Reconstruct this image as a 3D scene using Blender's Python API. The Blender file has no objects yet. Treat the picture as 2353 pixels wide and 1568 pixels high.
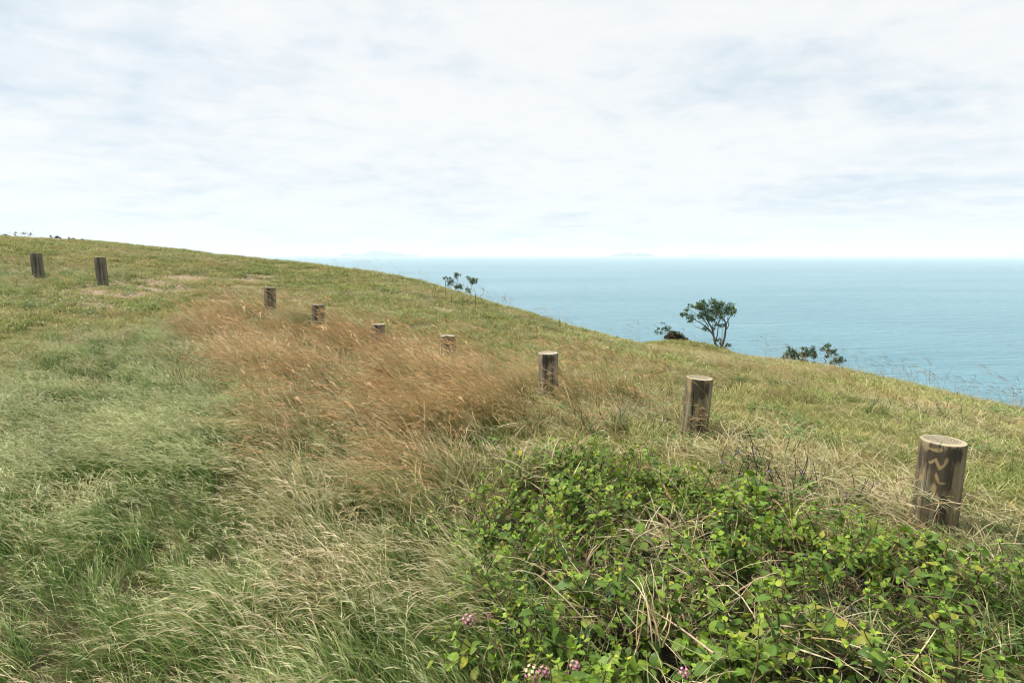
import bpy, math, random
import numpy as np
from mathutils import Vector, Matrix, Quaternion

random.seed(7)
rng = np.random.default_rng(11)
R = math.radians
scene = bpy.context.scene
COL = scene.collection

# ------------------------------------------------------------------ camera
CAM_Z = 1.65
F = 1307.0                      # focal length in photograph units (frame 2352 x 1568)
PITCH = math.atan((784 - 589.5) / F) + 0.0030
cam_data = bpy.data.cameras.new("camera")
cam_data.sensor_width = 36.0
cam_data.lens = 36.0 * F / 2352.0
cam_data.clip_start = 0.05
cam_data.clip_end = 120000.0
cam = bpy.data.objects.new("camera", cam_data)
COL.objects.link(cam)
cam.location = (0, 0, CAM_Z)
cam.rotation_euler = (math.pi / 2 - PITCH, 0, 0)
scene.camera = cam

# ------------------------------------------------------------------ view
scene.view_settings.view_transform = 'Standard'
scene.view_settings.look = 'None'
scene.view_settings.exposure = 0.68
scene.view_settings.gamma = 1.0
scene.view_settings.use_curve_mapping = False
scene.cycles.max_bounces = 8
scene.cycles.diffuse_bounces = 3
scene.cycles.transmission_bounces = 4
scene.cycles.volume_bounces = 3
scene.cycles.use_denoising = True
scene.cycles.denoising_prefilter = 'ACCURATE'
scene.cycles.filter_width = 1.1
scene.cycles.use_adaptive_sampling = False

SUN_EL, SUN_AZ = R(54), R(-78)          # azimuth measured from +Y (view direction) towards +X

# ------------------------------------------------------------------ world: hazy sky under broken high cloud
world = bpy.data.worlds.new("World")
scene.world = world
world.use_nodes = True
nt = world.node_tree
nt.nodes.clear()


def N(tree, typ, **kw):
    n = tree.nodes.new(typ)
    for k, v in kw.items():
        setattr(n, k, v)
    return n


def L(tree, a, b):
    tree.links.new(a, b)


def math_node(tree, op, a, b=None, clamp=False):
    n = N(tree, 'ShaderNodeMath', operation=op, use_clamp=clamp)
    for i, v in enumerate((a, b)):
        if v is None:
            continue
        if isinstance(v, (int, float)):
            n.inputs[i].default_value = v
        else:
            L(tree, v, n.inputs[i])
    return n.outputs[0]


def mix_rgb(tree, fac, a, b, mode='MIX'):
    n = N(tree, 'ShaderNodeMix', data_type='RGBA', blend_type=mode)
    n.clamp_factor = True
    for sock, v in ((n.inputs[0], fac), (n.inputs[6], a), (n.inputs[7], b)):
        if isinstance(v, (int, float)):
            sock.default_value = v
        elif isinstance(v, (tuple, list)):
            sock.default_value = tuple(v) + ((1.0,) if len(v) == 3 else ())
        else:
            L(tree, v, sock)
    return n.outputs[2]


def ramp(tree, fac, stops, interp='LINEAR'):
    n = N(tree, 'ShaderNodeValToRGB')
    cr = n.color_ramp
    cr.interpolation = interp
    while len(cr.elements) < len(stops):
        cr.elements.new(0.5)
    for e, (p, c) in zip(cr.elements, stops):
        e.position = p
        e.color = (c, c, c, 1) if isinstance(c, (int, float)) else tuple(c) + ((1,) if len(c) == 3 else ())
    L(tree, fac, n.inputs[0])
    return n.outputs[0]


def noise(tree, vec, scale, detail=4, rough=0.55, distort=0.0, lac=2.0):
    n = N(tree, 'ShaderNodeTexNoise')
    n.inputs['Scale'].default_value = scale
    n.inputs['Detail'].default_value = detail
    n.inputs['Roughness'].default_value = rough
    n.inputs['Lacunarity'].default_value = lac
    n.inputs['Distortion'].default_value = distort
    if vec is not None:
        L(tree, vec, n.inputs['Vector'])
    return n.outputs['Fac']


def mapping(tree, vec, scale=(1, 1, 1), loc=(0, 0, 0), rot=(0, 0, 0)):
    n = N(tree, 'ShaderNodeMapping')
    n.inputs['Scale'].default_value = scale
    n.inputs['Location'].default_value = loc
    n.inputs['Rotation'].default_value = rot
    L(tree, vec, n.inputs['Vector'])
    return n.outputs[0]


sky = N(nt, 'ShaderNodeTexSky', sky_type='NISHITA')
sky.sun_disc = False
sky.sun_elevation = SUN_EL
sky.sun_rotation = SUN_AZ
sky.air_density = 1.0
sky.dust_density = 1.5
sky.ozone_density = 1.0
tc = N(nt, 'ShaderNodeTexCoord')
sep = N(nt, 'ShaderNodeSeparateXYZ')
L(nt, tc.outputs['Generated'], sep.inputs[0])
zc = math_node(nt, 'ADD', math_node(nt, 'MAXIMUM', sep.outputs[2], 0.0), 0.13)
comb = N(nt, 'ShaderNodeCombineXYZ')
L(nt, math_node(nt, 'DIVIDE', sep.outputs[0], zc), comb.inputs[0])
L(nt, math_node(nt, 'DIVIDE', sep.outputs[1], zc), comb.inputs[1])
cloud_p = comb.outputs[0]
big = noise(nt, mapping(nt, cloud_p, (0.55, 0.60, 1), (2.3, 0.9, 0), (0, 0, R(30))), 1.0, 3, 0.5, 0.5)
mid = noise(nt, mapping(nt, cloud_p, (1.7, 1.9, 1), (5.1, 3.3, 0), (0, 0, R(-28))), 1.0, 5, 0.58, 0.5)
fine = noise(nt, mapping(nt, cloud_p, (5.0, 5.6, 1), (1.0, 7.0, 0), (0, 0, R(-20))), 1.0, 6, 0.62, 0.4)
thick = math_node(nt, 'ADD', math_node(nt, 'MULTIPLY', big, 0.40),
                  math_node(nt, 'ADD', math_node(nt, 'MULTIPLY', mid, 0.36), math_node(nt, 'MULTIPLY', fine, 0.24)))
cloud_col = ramp(nt, thick, [(0.37, (7.0, 7.9, 8.8)), (0.43, (8.1, 8.8, 9.3)), (0.485, (9.1, 9.45, 9.7)),
                             (0.55, (9.8, 9.85, 9.8)), (0.61, (9.4, 9.65, 9.8)), (0.68, (8.1, 8.8, 9.3))])
sky_tint = mix_rgb(nt, 1.0, sky.outputs[0], (1.0, 1.0, 1.0), 'MULTIPLY')
with_cloud = mix_rgb(nt, 0.90, sky_tint, cloud_col)
# pale milky band towards the horizon
low = ramp(nt, sep.outputs[2], [(0.0, 1.0), (0.05, 0.72), (0.22, 0.0)])
final = mix_rgb(nt, low, with_cloud, mix_rgb(nt, 0.68, (8.0, 8.9, 9.6), with_cloud))
bg = N(nt, 'ShaderNodeBackground')
bg.inputs['Strength'].default_value = 0.0645
L(nt, final, bg.inputs['Color'])
wo = N(nt, 'ShaderNodeOutputWorld')
L(nt, bg.outputs[0], wo.inputs['Surface'])

sun_data = bpy.data.lights.new("sun", 'SUN')
sun_data.energy = 4.6
sun_data.angle = R(8)
sun_data.color = (1.0, 0.95, 0.86)
sun = bpy.data.objects.new("sun", sun_data)
COL.objects.link(sun)
sd = Vector((math.sin(SUN_AZ) * math.cos(SUN_EL), math.cos(SUN_AZ) * math.cos(SUN_EL), math.sin(SUN_EL)))
sun.rotation_euler = sd.to_track_quat('Z', 'Y').to_euler()
sun.location = (0, 0, 60)

# ------------------------------------------------------------------ helpers
CP, SP = math.cos(PITCH), math.sin(PITCH)


def at(px, py, Y):
    """world point that lies Y metres ahead and is seen at photograph position px, py"""
    u, v = (px - 1176.0) / F, (784.0 - py) / F
    d = Vector((u, CP + v * SP, -SP + v * CP))
    t = Y / d.y
    return Vector((0, 0, CAM_Z)) + d * t


def new_mesh(name, verts, faces, mat=None, smooth=True):
    me = bpy.data.meshes.new(name)
    verts = np.asarray(verts, dtype=np.float32)
    if isinstance(faces, np.ndarray):
        faces = faces.astype(np.int32)
        k = faces.shape[1]
        me.vertices.add(len(verts))
        me.vertices.foreach_set("co", verts.ravel())
        me.loops.add(faces.size)
        me.loops.foreach_set("vertex_index", faces.ravel())
        me.polygons.add(len(faces))
        me.polygons.foreach_set("loop_start", np.arange(0, faces.size, k, dtype=np.int32))
        if smooth:
            me.polygons.foreach_set("use_smooth", np.ones(len(faces), dtype=bool))
        me.update(calc_edges=True)
        me.validate()
    else:
        me.from_pydata([tuple(v) for v in verts], [], [tuple(f) for f in faces])
        if smooth:
            me.polygons.foreach_set("use_smooth", np.ones(len(me.polygons), dtype=bool))
        me.update()
    if mat:
        me.materials.append(mat)
    return me


def set_color(me, name, arr):
    a = me.color_attributes.new(name, 'FLOAT_COLOR', 'POINT')
    arr = np.asarray(arr, dtype=np.float32)
    if arr.shape[1] == 3:
        arr = np.concatenate([arr, np.ones((len(arr), 1), np.float32)], 1)
    a.data.foreach_set("color", arr.ravel())


def link(name, me, parent=None, loc=None, kind=None):
    o = bpy.data.objects.new(name, me)
    COL.objects.link(o)
    if parent is not None:
        o.parent = parent
    if loc is not None:
        o.location = loc
    if kind:
        o["kind"] = kind
    return o


def tag(o, label, cat, group=None):
    o["label"] = label
    o["category"] = cat
    if group:
        o["group"] = group
    return o


def thing(name, loc, label, cat, group=None):
    o = bpy.data.objects.new(name, None)
    o.empty_display_size = 0.1
    COL.objects.link(o)
    o.location = loc
    return tag(o, label, cat, group)


def new_mat(name):
    m = bpy.data.materials.new(name)
    m.use_nodes = True
    t = m.node_tree
    t.nodes.clear()
    out = N(t, 'ShaderNodeOutputMaterial')
    return m, t, out


def vnoise(x, y, seed=0):
    """smooth value noise on numpy arrays, 0..1"""
    def h(i, j):
        n = (i.astype(np.int64) * 374761393 + j.astype(np.int64) * 668265263 + seed * 974634777) & 0xFFFFFFFF
        n = ((n ^ (n >> 13)) * 1274126177) & 0xFFFFFFFF
        return ((n ^ (n >> 16)) & 0xFFFF) / 65535.0
    xi, yi = np.floor(x), np.floor(y)
    fx, fy = x - xi, y - yi
    fx, fy = fx * fx * (3 - 2 * fx), fy * fy * (3 - 2 * fy)
    a, b, c, d = h(xi, yi), h(xi + 1, yi), h(xi, yi + 1), h(xi + 1, yi + 1)
    return (a * (1 - fx) + b * fx) * (1 - fy) + (c * (1 - fx) + d * fx) * fy


def fbm(x, y, seed=0, octv=3):
    s, a, tot = 0, 1.0, 0
    for k in range(octv):
        s = s + a * vnoise(x * 2 ** k, y * 2 ** k, seed + k * 17)
        tot += a
        a *= 0.5
    return s / tot

# ------------------------------------------------------------------ terrain: a headland falling to the right into the sea
POSTS = [  # base, top of the post in the photograph; distance ahead; diameter
    ((2145, 1200), (2167, 1011), 3.40, 0.245),
    ((1594, 990), (1607, 867), 5.10, 0.24),
    ((1260, 905), (1259, 810), 6.85, 0.24),
    ((1031, 834), (1029, 770), 8.80, 0.24),
    ((869, 796), (868, 744), 10.0, 0.24),
    ((731, 748), (730, 699), 11.0, 0.24),
    ((620, 710), (620, 660), 12.5, 0.24),
    ((236, 650), (229, 591), 13.7, 0.24),
    ((90, 638), (82, 582), 13.7, 0.24),
]
SEA_Z = -45.0
ctrl = []
for (b, tpx, Y, D) in POSTS:
    p = at(b[0], b[1], Y)
    ctrl.append((p.x, p.y, p.z - 0.05))
RIDGE = [(0, 547, 24), (200, 556, 26), (400, 576, 27), (600, 598, 26), (800, 620, 25), (950, 645, 24), (1100, 690, 22),
         (1200, 718, 21), (1300, 750, 20), (1400, 776, 20), (1690, 823, 19), (1800, 834, 18), (1950, 854, 17),
         (2100, 890, 15), (2200, 915, 13.5), (2352, 950, 12), (-300, 525, 22), (2700, 1040, 9.5)]
for (px, py, Y) in RIDGE:
    p = at(px, py, Y)
    ctrl.append((p.x, p.y, p.z))
    q = at(px, py, Y * 1.7)
    ctrl.append((q.x, q.y, q.z - 0.9 - 0.10 * Y))
    q = at(px, py, Y * 2.6)
    ctrl.append((q.x, q.y, q.z - 3.0 - 0.25 * Y))
for (px, py, Y) in [(1480, 800, 31), (1560, 814, 32), (1640, 834, 31), (1550, 812, 18), (560, 645, 18), (430, 672, 14),
                    (1480, 798, 22), (1000, 735, 14), (1250, 815, 11),
                    (1400, 782, 25), (1458, 793, 26), (1500, 795, 27), (1560, 797, 26), (1640, 818, 25), (1690, 832, 25), (1690, 836, 30),
                    (1560, 805, 37), (1640, 835, 36), (1750, 836, 23), (1800, 846, 24)]:
    p = at(px, py, Y)
    ctrl.append((p.x, p.y, p.z))
ctrl += [(0, 0, 0), (0, -5, -0.1), (-5, 0, 0.28), (5, 0, -0.3), (0, 2, -0.02), (-2, 2, 0.08), (2, 2, -0.1), (12, 5, -1.5),
         (15, 0, -2.0), (-10, 3, 0.6), (-20, 0, 0.8), (-30, 10, 1.8), (0, -9, -0.2), (-10, -9, 0.3), (10, -9, -1.2),
         (-40, -10, 0.5), (30, -10, -6)]
ctrl = np.array(ctrl)


def tps_fit(pts, lam=0.02):
    n = len(pts)
    d2 = ((pts[:, None, :2] - pts[None, :, :2]) ** 2).sum(-1)
    K = np.where(d2 > 0, 0.5 * d2 * np.log(np.maximum(d2, 1e-12)), 0) + lam * np.eye(n)
    P = np.concatenate([np.ones((n, 1)), pts[:, :2]], 1)
    A = np.block([[K, P], [P.T, np.zeros((3, 3))]])
    return np.linalg.solve(A, np.concatenate([pts[:, 2], np.zeros(3)]))


TPS = tps_fit(ctrl)


def ground_z(x, y):
    x, y = np.atleast_1d(np.asarray(x, float)), np.atleast_1d(np.asarray(y, float))
    shp = x.shape
    xf, yf = x.ravel(), y.ravel()
    out = np.empty(len(xf))
    for s in range(0, len(xf), 20000):
        xs, ys = xf[s:s + 20000], yf[s:s + 20000]
        d2 = (xs[:, None] - ctrl[None, :, 0]) ** 2 + (ys[:, None] - ctrl[None, :, 1]) ** 2
        K = np.where(d2 > 0, 0.5 * d2 * np.log(np.maximum(d2, 1e-12)), 0)
        out[s:s + 20000] = K @ TPS[:-3] + TPS[-3] + TPS[-2] * xs + TPS[-1] * ys
    r = np.hypot(xf, yf)
    out = np.minimum(out, 4.0)
    f = np.clip((r - 55) / 60, 0, 1)
    out = out * (1 - f) + (-60) * f
    near = np.clip(1.4 - r / 40, 0.15, 1)
    out = out + near * ((fbm(xf * 0.9, yf * 0.9, 3) - 0.5) * 0.10 + (fbm(xf * 3.1, yf * 3.1, 5) - 0.5) * 0.035)
    return out.reshape(shp)


def gz(x, y):
    return float(ground_z([x], [y])[0])


def ground_at(px, py, ymin=0.5, ymax=60.0):
    """first point of the terrain seen at photograph position px, py"""
    ys = np.geomspace(ymin, ymax, 400)
    a = at(px, py, 1.0) - Vector((0, 0, CAM_Z))
    zs = CAM_Z + a.z * ys
    g = ground_z(a.x * ys, ys)
    hit = np.nonzero(zs < g)[0]
    i = hit[0] if len(hit) else len(ys) - 1
    if i > 0 and len(hit):
        d0, d1 = zs[i - 1] - g[i - 1], g[i] - zs[i]
        Y = ys[i - 1] + (ys[i] - ys[i - 1]) * d0 / (d0 + d1 + 1e-9)
    else:
        Y = ys[i]
    return Vector((a.x * Y, Y, gz(a.x * Y, Y)))


def world_poly(pts):
    return np.array([tuple(ground_at(*p))[:2] for p in pts])


def in_poly(x, y, poly):
    inside = np.zeros(x.shape, bool)
    j = len(poly) - 1
    for i in range(len(poly)):
        xi, yi = poly[i]
        xj, yj = poly[j]
        c = ((yi > y) != (yj > y)) & (x < (xj - xi) * (y - yi) / (yj - yi + 1e-12) + xi)
        inside ^= c
        j = i
    return inside


def poly_field(x, y, poly, soft):
    """1 inside, 0 outside, blended across the outline over soft metres"""
    d = np.full(x.shape, 1e9)
    for i in range(len(poly)):
        a, b = poly[i - 1], poly[i]
        ab = b - a
        t = np.clip(((x - a[0]) * ab[0] + (y - a[1]) * ab[1]) / (ab @ ab + 1e-12), 0, 1)
        d = np.minimum(d, np.hypot(x - a[0] - t * ab[0], y - a[1] - t * ab[1]))
    d = np.where(in_poly(x, y, poly), d, -d)
    return np.clip(0.5 + d / soft, 0, 1)


POLY_FINE = world_poly([(-500, 960), (0, 880), (200, 800), (380, 765), (450, 745), (470, 830), (540, 940), (640, 1010), (760, 1110),
                        (890, 1190), (1000, 1330), (1060, 1440), (1090, 1568), (1090, 1900), (-900, 1900)])
POLY_BROWN = world_poly([(440, 752), (520, 712), (640, 712), (760, 748), (900, 775), (1050, 820), (1220, 890), (1260, 930),
                         (1180, 1000), (1080, 1060), (1000, 1120), (900, 1180), (780, 1120), (640, 1010), (540, 940), (470, 830)])
POLY_TAN = world_poly([(640, 1010), (780, 1120), (900, 1180), (1000, 1120), (1060, 1200), (1040, 1300), (1075, 1440),
                       (1100, 1620), (800, 1620), (760, 1400), (700, 1200)])
POLY_MIXED = world_poly([(1050, 820), (1300, 840), (1500, 900), (1640, 990), (1780, 1090), (1560, 1040), (1400, 985),
                         (1180, 1000), (1260, 930)])
POLY_RIDGEBROWN = world_poly([(1330, 790), (1690, 830), (1950, 862), (1900, 905), (1700, 905), (1500, 870), (1300, 820)])
POLY_SHRUB = world_poly([(1150, 1800), (1140, 1620), (1120, 1450), (1075, 1320), (1060, 1220), (1150, 1130), (1290, 1085), (1450, 1090), (1560, 1150),
                         (1700, 1195), (1900, 1255), (2080, 1310), (2230, 1350), (2300, 1450), (2290, 1570), (2350, 1800)])
POLY_STRAW = world_poly([(1560, 1000), (1700, 1010), (1900, 1080), (2080, 1150), (2352, 1240), (2500, 1330), (2320, 1360),
                         (2110, 1240), (1900, 1185), (1700, 1125), (1580, 1060)])
POLY_CORNER = world_poly([(2250, 1275), (2420, 1290), (2700, 1400), (2700, 1900), (2340, 1900), (2290, 1500), (2310, 1380)])
POLY_BEHINDLEFT = world_poly([(-250, 615), (60, 600), (330, 632), (330, 665), (200, 690), (-250, 690)])

DIRT = [(345, 655, 1.0, 0.6), (295, 676, 0.8, 0.35), (405, 642, 0.8, 0.4), (380, 668, 0.6, 0.25), (560, 645, 0.5, 0.35), (520, 665, 0.4, 0.3),
        (425, 728, 0.5, 0.16), (500, 690, 0.35, 0.2), (600, 636, 0.35, 0.2), (240, 705, 0.4, 0.16),
        (1035, 715, 0.35, 0.16)]
DIRT_W = [(tuple(ground_at(px, py)), a, b) for (px, py, a, b) in DIRT]


def dirt_field(x, y):
    f = np.zeros(x.shape)
    for (p, a, b) in DIRT_W:
        f = np.maximum(f, np.exp(-(((x - p[0]) / a) ** 2 + ((y - p[1]) / (b * 2)) ** 2)))
    return np.clip(f * 2.5 * (1.9 * fbm(x * 2.6, y * 2.6, 41) - 0.45), 0, 1)


# polar sheet: dense underfoot, coarse towards the shore
rs = np.concatenate([[0.0], np.geomspace(0.35, 130, 250)])
ths = np.linspace(0, 2 * np.pi, 420, endpoint=False)
rr, tt = np.meshgrid(rs, ths, indexing='ij')
gx, gy = rr * np.sin(tt), rr * np.cos(tt)
gzv = ground_z(gx, gy)
gverts = np.stack([gx, gy, gzv], -1).reshape(-1, 3)
nr, nth = len(rs), len(ths)
ii, jj = np.meshgrid(np.arange(1, nr - 1), np.arange(nth), indexing='ij')
j2 = (jj + 1) % nth
gfaces = np.stack([ii * nth + jj, ii * nth + j2, (ii + 1) * nth + j2, (ii + 1) * nth + jj], -1).reshape(-1, 4)
jr = np.arange(nth)
gcap = [tuple(int(v) for v in (nth + jr[::-1]))]

m_ground, t, out = new_mat("turf_soil")
geo = N(t, 'ShaderNodeNewGeometry')
pos = geo.outputs['Position']
zone = N(t, 'ShaderNodeAttribute', attribute_name='zone')
zs_ = N(t, 'ShaderNodeSeparateColor')
L(t, zone.outputs['Color'], zs_.inputs[0])
n1 = noise(t, pos, 0.55, 5, 0.6)
n2 = noise(t, pos, 4.0, 6, 0.65)
n3 = noise(t, pos, 22.0, 4, 0.7)
green = ramp(t, n2, [(0.3, (0.055, 0.062, 0.018)), (0.5, (0.12, 0.12, 0.036)), (0.7, (0.21, 0.18, 0.065))])
straw = ramp(t, n3, [(0.3, (0.075, 0.065, 0.028)), (0.55, (0.17, 0.135, 0.06)), (0.75, (0.26, 0.21, 0.11))])
turf = mix_rgb(t, ramp(t, n1, [(0.35, 0.15), (0.65, 0.7)]), green, straw)
soil = ramp(t, n3, [(0.25, (0.16, 0.105, 0.065)), (0.5, (0.28, 0.20, 0.13)), (0.72, (0.40, 0.31, 0.225))])
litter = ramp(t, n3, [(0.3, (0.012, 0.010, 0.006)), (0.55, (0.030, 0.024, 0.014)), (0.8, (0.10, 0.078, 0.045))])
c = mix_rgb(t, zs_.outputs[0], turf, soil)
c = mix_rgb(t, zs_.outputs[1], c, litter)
bs = N(t, 'ShaderNodeBsdfPrincipled')
bs.inputs['Roughness'].default_value = 0.95
bs.inputs['Specular IOR Level'].default_value = 0.1
L(t, c, bs.inputs['Base Color'])
bmp = N(t, 'ShaderNodeBump')
bmp.inputs['Strength'].default_value = 0.7
bmp.inputs['Distance'].default_value = 0.03
L(t, n3, bmp.inputs['Height'])
L(t, bmp.outputs[0], bs.inputs['Normal'])
L(t, bs.outputs[0], out.inputs['Surface'])

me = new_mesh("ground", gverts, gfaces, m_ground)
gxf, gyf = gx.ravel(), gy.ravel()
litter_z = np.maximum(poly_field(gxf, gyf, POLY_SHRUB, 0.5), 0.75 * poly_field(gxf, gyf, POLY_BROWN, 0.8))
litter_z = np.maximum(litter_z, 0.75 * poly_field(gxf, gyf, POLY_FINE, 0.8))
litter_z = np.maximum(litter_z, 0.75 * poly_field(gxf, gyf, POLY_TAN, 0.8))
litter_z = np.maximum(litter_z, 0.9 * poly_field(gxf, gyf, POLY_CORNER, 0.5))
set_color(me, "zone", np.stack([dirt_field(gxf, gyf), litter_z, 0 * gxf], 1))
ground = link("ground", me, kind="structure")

# ------------------------------------------------------------------ sea
m_sea, t, out = new_mat("sea_water")
geo = N(t, 'ShaderNodeNewGeometry')
pos = geo.outputs['Position']
swell = noise(t, mapping(t, pos, (0.014, 0.060, 0.05), rot=(0, 0, R(14))), 1.0, 4, 0.55, 0.4)
chop = noise(t, mapping(t, pos, (0.07, 0.26, 0.2), rot=(0, 0, R(9))), 1.0, 5, 0.65, 0.3)
patch = noise(t, mapping(t, pos, (0.0016, 0.0042, 1), (3.0, 1.0, 0)), 1.0, 5, 0.55, 0.4)
hgt = math_node(t, 'ADD', math_node(t, 'MULTIPLY', swell, 1.0), math_node(t, 'MULTIPLY', chop, 0.75))
bmp = N(t, 'ShaderNodeBump')
bmp.inputs['Strength'].default_value = 1.0
bmp.inputs['Distance'].default_value = 6.5
L(t, hgt, bmp.inputs['Height'])
bs = N(t, 'ShaderNodeBsdfPrincipled')
wcol = mix_rgb(t, ramp(t, patch, [(0.35, 0.0), (0.65, 1.0)]), (0.080, 0.220, 0.282), (0.118, 0.272, 0.332))
L(t, wcol, bs.inputs['Base Color'])
bs.inputs['Roughness'].default_value = 0.22
bs.inputs['IOR'].default_value = 1.333
L(t, bmp.outputs[0], bs.inputs['Normal'])
L(t, bs.outputs[0], out.inputs['Surface'])
srs = np.concatenate([[0.0], np.geomspace(60, 32000, 60)])
sth = np.linspace(0, 2 * np.pi, 96, endpoint=False)
sr, st = np.meshgrid(srs[1:], sth, indexing='ij')
sv = np.stack([sr * np.sin(st), sr * np.cos(st), np.full(sr.shape, SEA_Z)], -1).reshape(-1, 3)
ii, jj = np.meshgrid(np.arange(len(srs) - 2), np.arange(96), indexing='ij')
sf = np.stack([ii * 96 + jj, ii * 96 + (jj + 1) % 96, (ii + 1) * 96 + (jj + 1) % 96, (ii + 1) * 96 + jj], -1).reshape(-1, 4)[:, ::-1]
sea = link("sea", new_mesh("sea", sv, sf, m_sea), kind="structure")

# ------------------------------------------------------------------ islands on the horizon
m_isl, t, out = new_mat("island_slope")
geo = N(t, 'ShaderNodeNewGeometry')
bs = N(t, 'ShaderNodeBsdfPrincipled')
L(t, ramp(t, noise(t, geo.outputs['Position'], 0.004, 5), [(0.35, (0.018, 0.032, 0.018)), (0.65, (0.040, 0.050, 0.028))]), bs.inputs['Base Color'])
bs.inputs['Roughness'].default_value = 0.9
L(t, bs.outputs[0], out.inputs['Surface'])
ISL = [  # skyline of each island in the photograph, distance
    (17000, [(786, 0), (800, 4), (812, 3), (825, 0)]),
    (17000, [(822, 0), (840, 6), (862, 10.5), (880, 10), (905, 7), (935, 2), (965, 0)]),
    (16000, [(1400, 0), (1420, 3.5), (1436, 7), (1452, 3.5), (1466, 5.5), (1480, 4), (1500, 0)]),
    (21000, [(1575, 0), (1595, 2.6), (1620, 1.6), (1650, 0)]),
    (20000, [(2300, 0), (2328, 3.0), (2345, 5.0), (2362, 3.0), (2390, 0)]),
]
for dist, prof in ISL:
    xs_ = np.array([(p[0] - 1176) / F * dist for p in prof])
    hs = np.array([p[1] / F * dist for p in prof])
    n = 40
    X = np.linspace(xs_[0], xs_[-1], n)
    Hh = np.interp(X, xs_, hs)
    Hh = Hh * (1 + 0.08 * np.sin(np.arange(n) * 1.7)) + 45 * 0
    wdt = max(350.0, 0.35 * (X[-1] - X[0]))
    V, Fc = [], []
    prof_w = np.linspace(-1, 1, 11)
    for i in range(n):
        for k, wv in enumerate(prof_w):
            hh = (Hh[i] + abs(SEA_Z)) * (1 - abs(wv) ** 1.6) * (1 + 0.1 * math.sin(i * 2.1 + k)) if abs(wv) < 1 else 0
            V.append((X[i], dist + wv * wdt * (0.25 + Hh[i] / (hs.max() + 1e-6)), SEA_Z - 2 + hh * 0.96))
    for i in range(n - 1):
        for k in range(10):
            Fc.append((i * 11 + k, (i + 1) * 11 + k, (i + 1) * 11 + k + 1, i * 11 + k + 1))
    link("island", new_mesh("island", V, Fc, m_isl), kind="structure")

# ------------------------------------------------------------------ sea haze
m_haze, t, out = new_mat("sea_haze")
vol = N(t, 'ShaderNodeVolumePrincipled')
vol.inputs['Color'].default_value = (0.90, 0.955, 0.99, 1)
vol.inputs['Density'].default_value = 0.000085
vol.inputs['Anisotropy'].default_value = 0.0
L(t, vol.outputs[0], out.inputs['Volume'])
hx, hy0, hy1, hz0, hz1 = 33000, -33000, 33000, -64.0, 170.0
hv = [(sx * hx, y, z) for z in (hz0, hz1) for (sx, y) in ((-1, hy0), (1, hy0), (1, hy1), (-1, hy1))]
hf = [(0, 3, 2, 1), (4, 5, 6, 7), (0, 1, 5, 4), (1, 2, 6, 5), (2, 3, 7, 6), (3, 0, 4, 7)]
haze = link("haze", new_mesh("haze", hv, hf, m_haze, smooth=False), kind="stuff")

# ------------------------------------------------------------------ grass
def blade_mat(name, root, mids, tips, head, gloss=0.25, trans=0.30, patch=None):
    """mids / tips: colours picked per blade; head: colour of seed filaments"""
    m, t, out = new_mat(name)
    at_ = N(t, 'ShaderNodeAttribute', attribute_name='tint')
    s = N(t, 'ShaderNodeSeparateColor')
    L(t, at_.outputs['Color'], s.inputs[0])
    k = len(mids)
    info = N(t, 'ShaderNodeObjectInfo')
    rnd = math_node(t, 'FRACT', math_node(t, 'ADD', s.outputs[0], info.outputs['Random']))
    cm = ramp(t, rnd, [((i + 0.0) / k, c) for i, c in enumerate(mids)], 'LINEAR')
    ct = ramp(t, rnd, [((i + 0.0) / len(tips), c) for i, c in enumerate(tips)], 'LINEAR')
    c = mix_rgb(t, ramp(t, s.outputs[1], [(0.02, 0.0), (0.30, 1.0)]), root, cm)  # blade base fades to the dark root colour, painted shade between tufts
    c = mix_rgb(t, ramp(t, s.outputs[1], [(0.42, 0.0), (0.85, 1.0)]), c, ct)
    geo = N(t, 'ShaderNodeNewGeometry')
    if patch:
        pn = noise(t, geo.outputs['Position'], patch[0], 4, 0.6)
        c = mix_rgb(t, ramp(t, pn, [(patch[1], 0.0), (patch[2], patch[4])]), c, patch[3])
    c = mix_rgb(t, s.outputs[2], c, head)
    vn = noise(t, geo.outputs['Position'], 2.3, 3, 0.6)
    c = mix_rgb(t, 1.0, c, ramp(t, vn, [(0.3, (0.78, 0.78, 0.78)), (0.7, (1.18, 1.18, 1.18))]), 'MULTIPLY')
    b = N(t, 'ShaderNodeBsdfPrincipled')
    L(t, c, b.inputs['Base Color'])
    b.inputs['Roughness'].default_value = 0.55
    b.inputs['Specular IOR Level'].default_value = gloss
    tr = N(t, 'ShaderNodeBsdfTranslucent')
    L(t, c, tr.inputs['Color'])
    mx = N(t, 'ShaderNodeMixShader')
    mx.inputs[0].default_value = trans
    L(t, b.outputs[0], mx.inputs[1])
    L(t, tr.outputs[0], mx.inputs[2])
    L(t, mx.outputs[0], out.inputs['Surface'])
    return m


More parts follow.
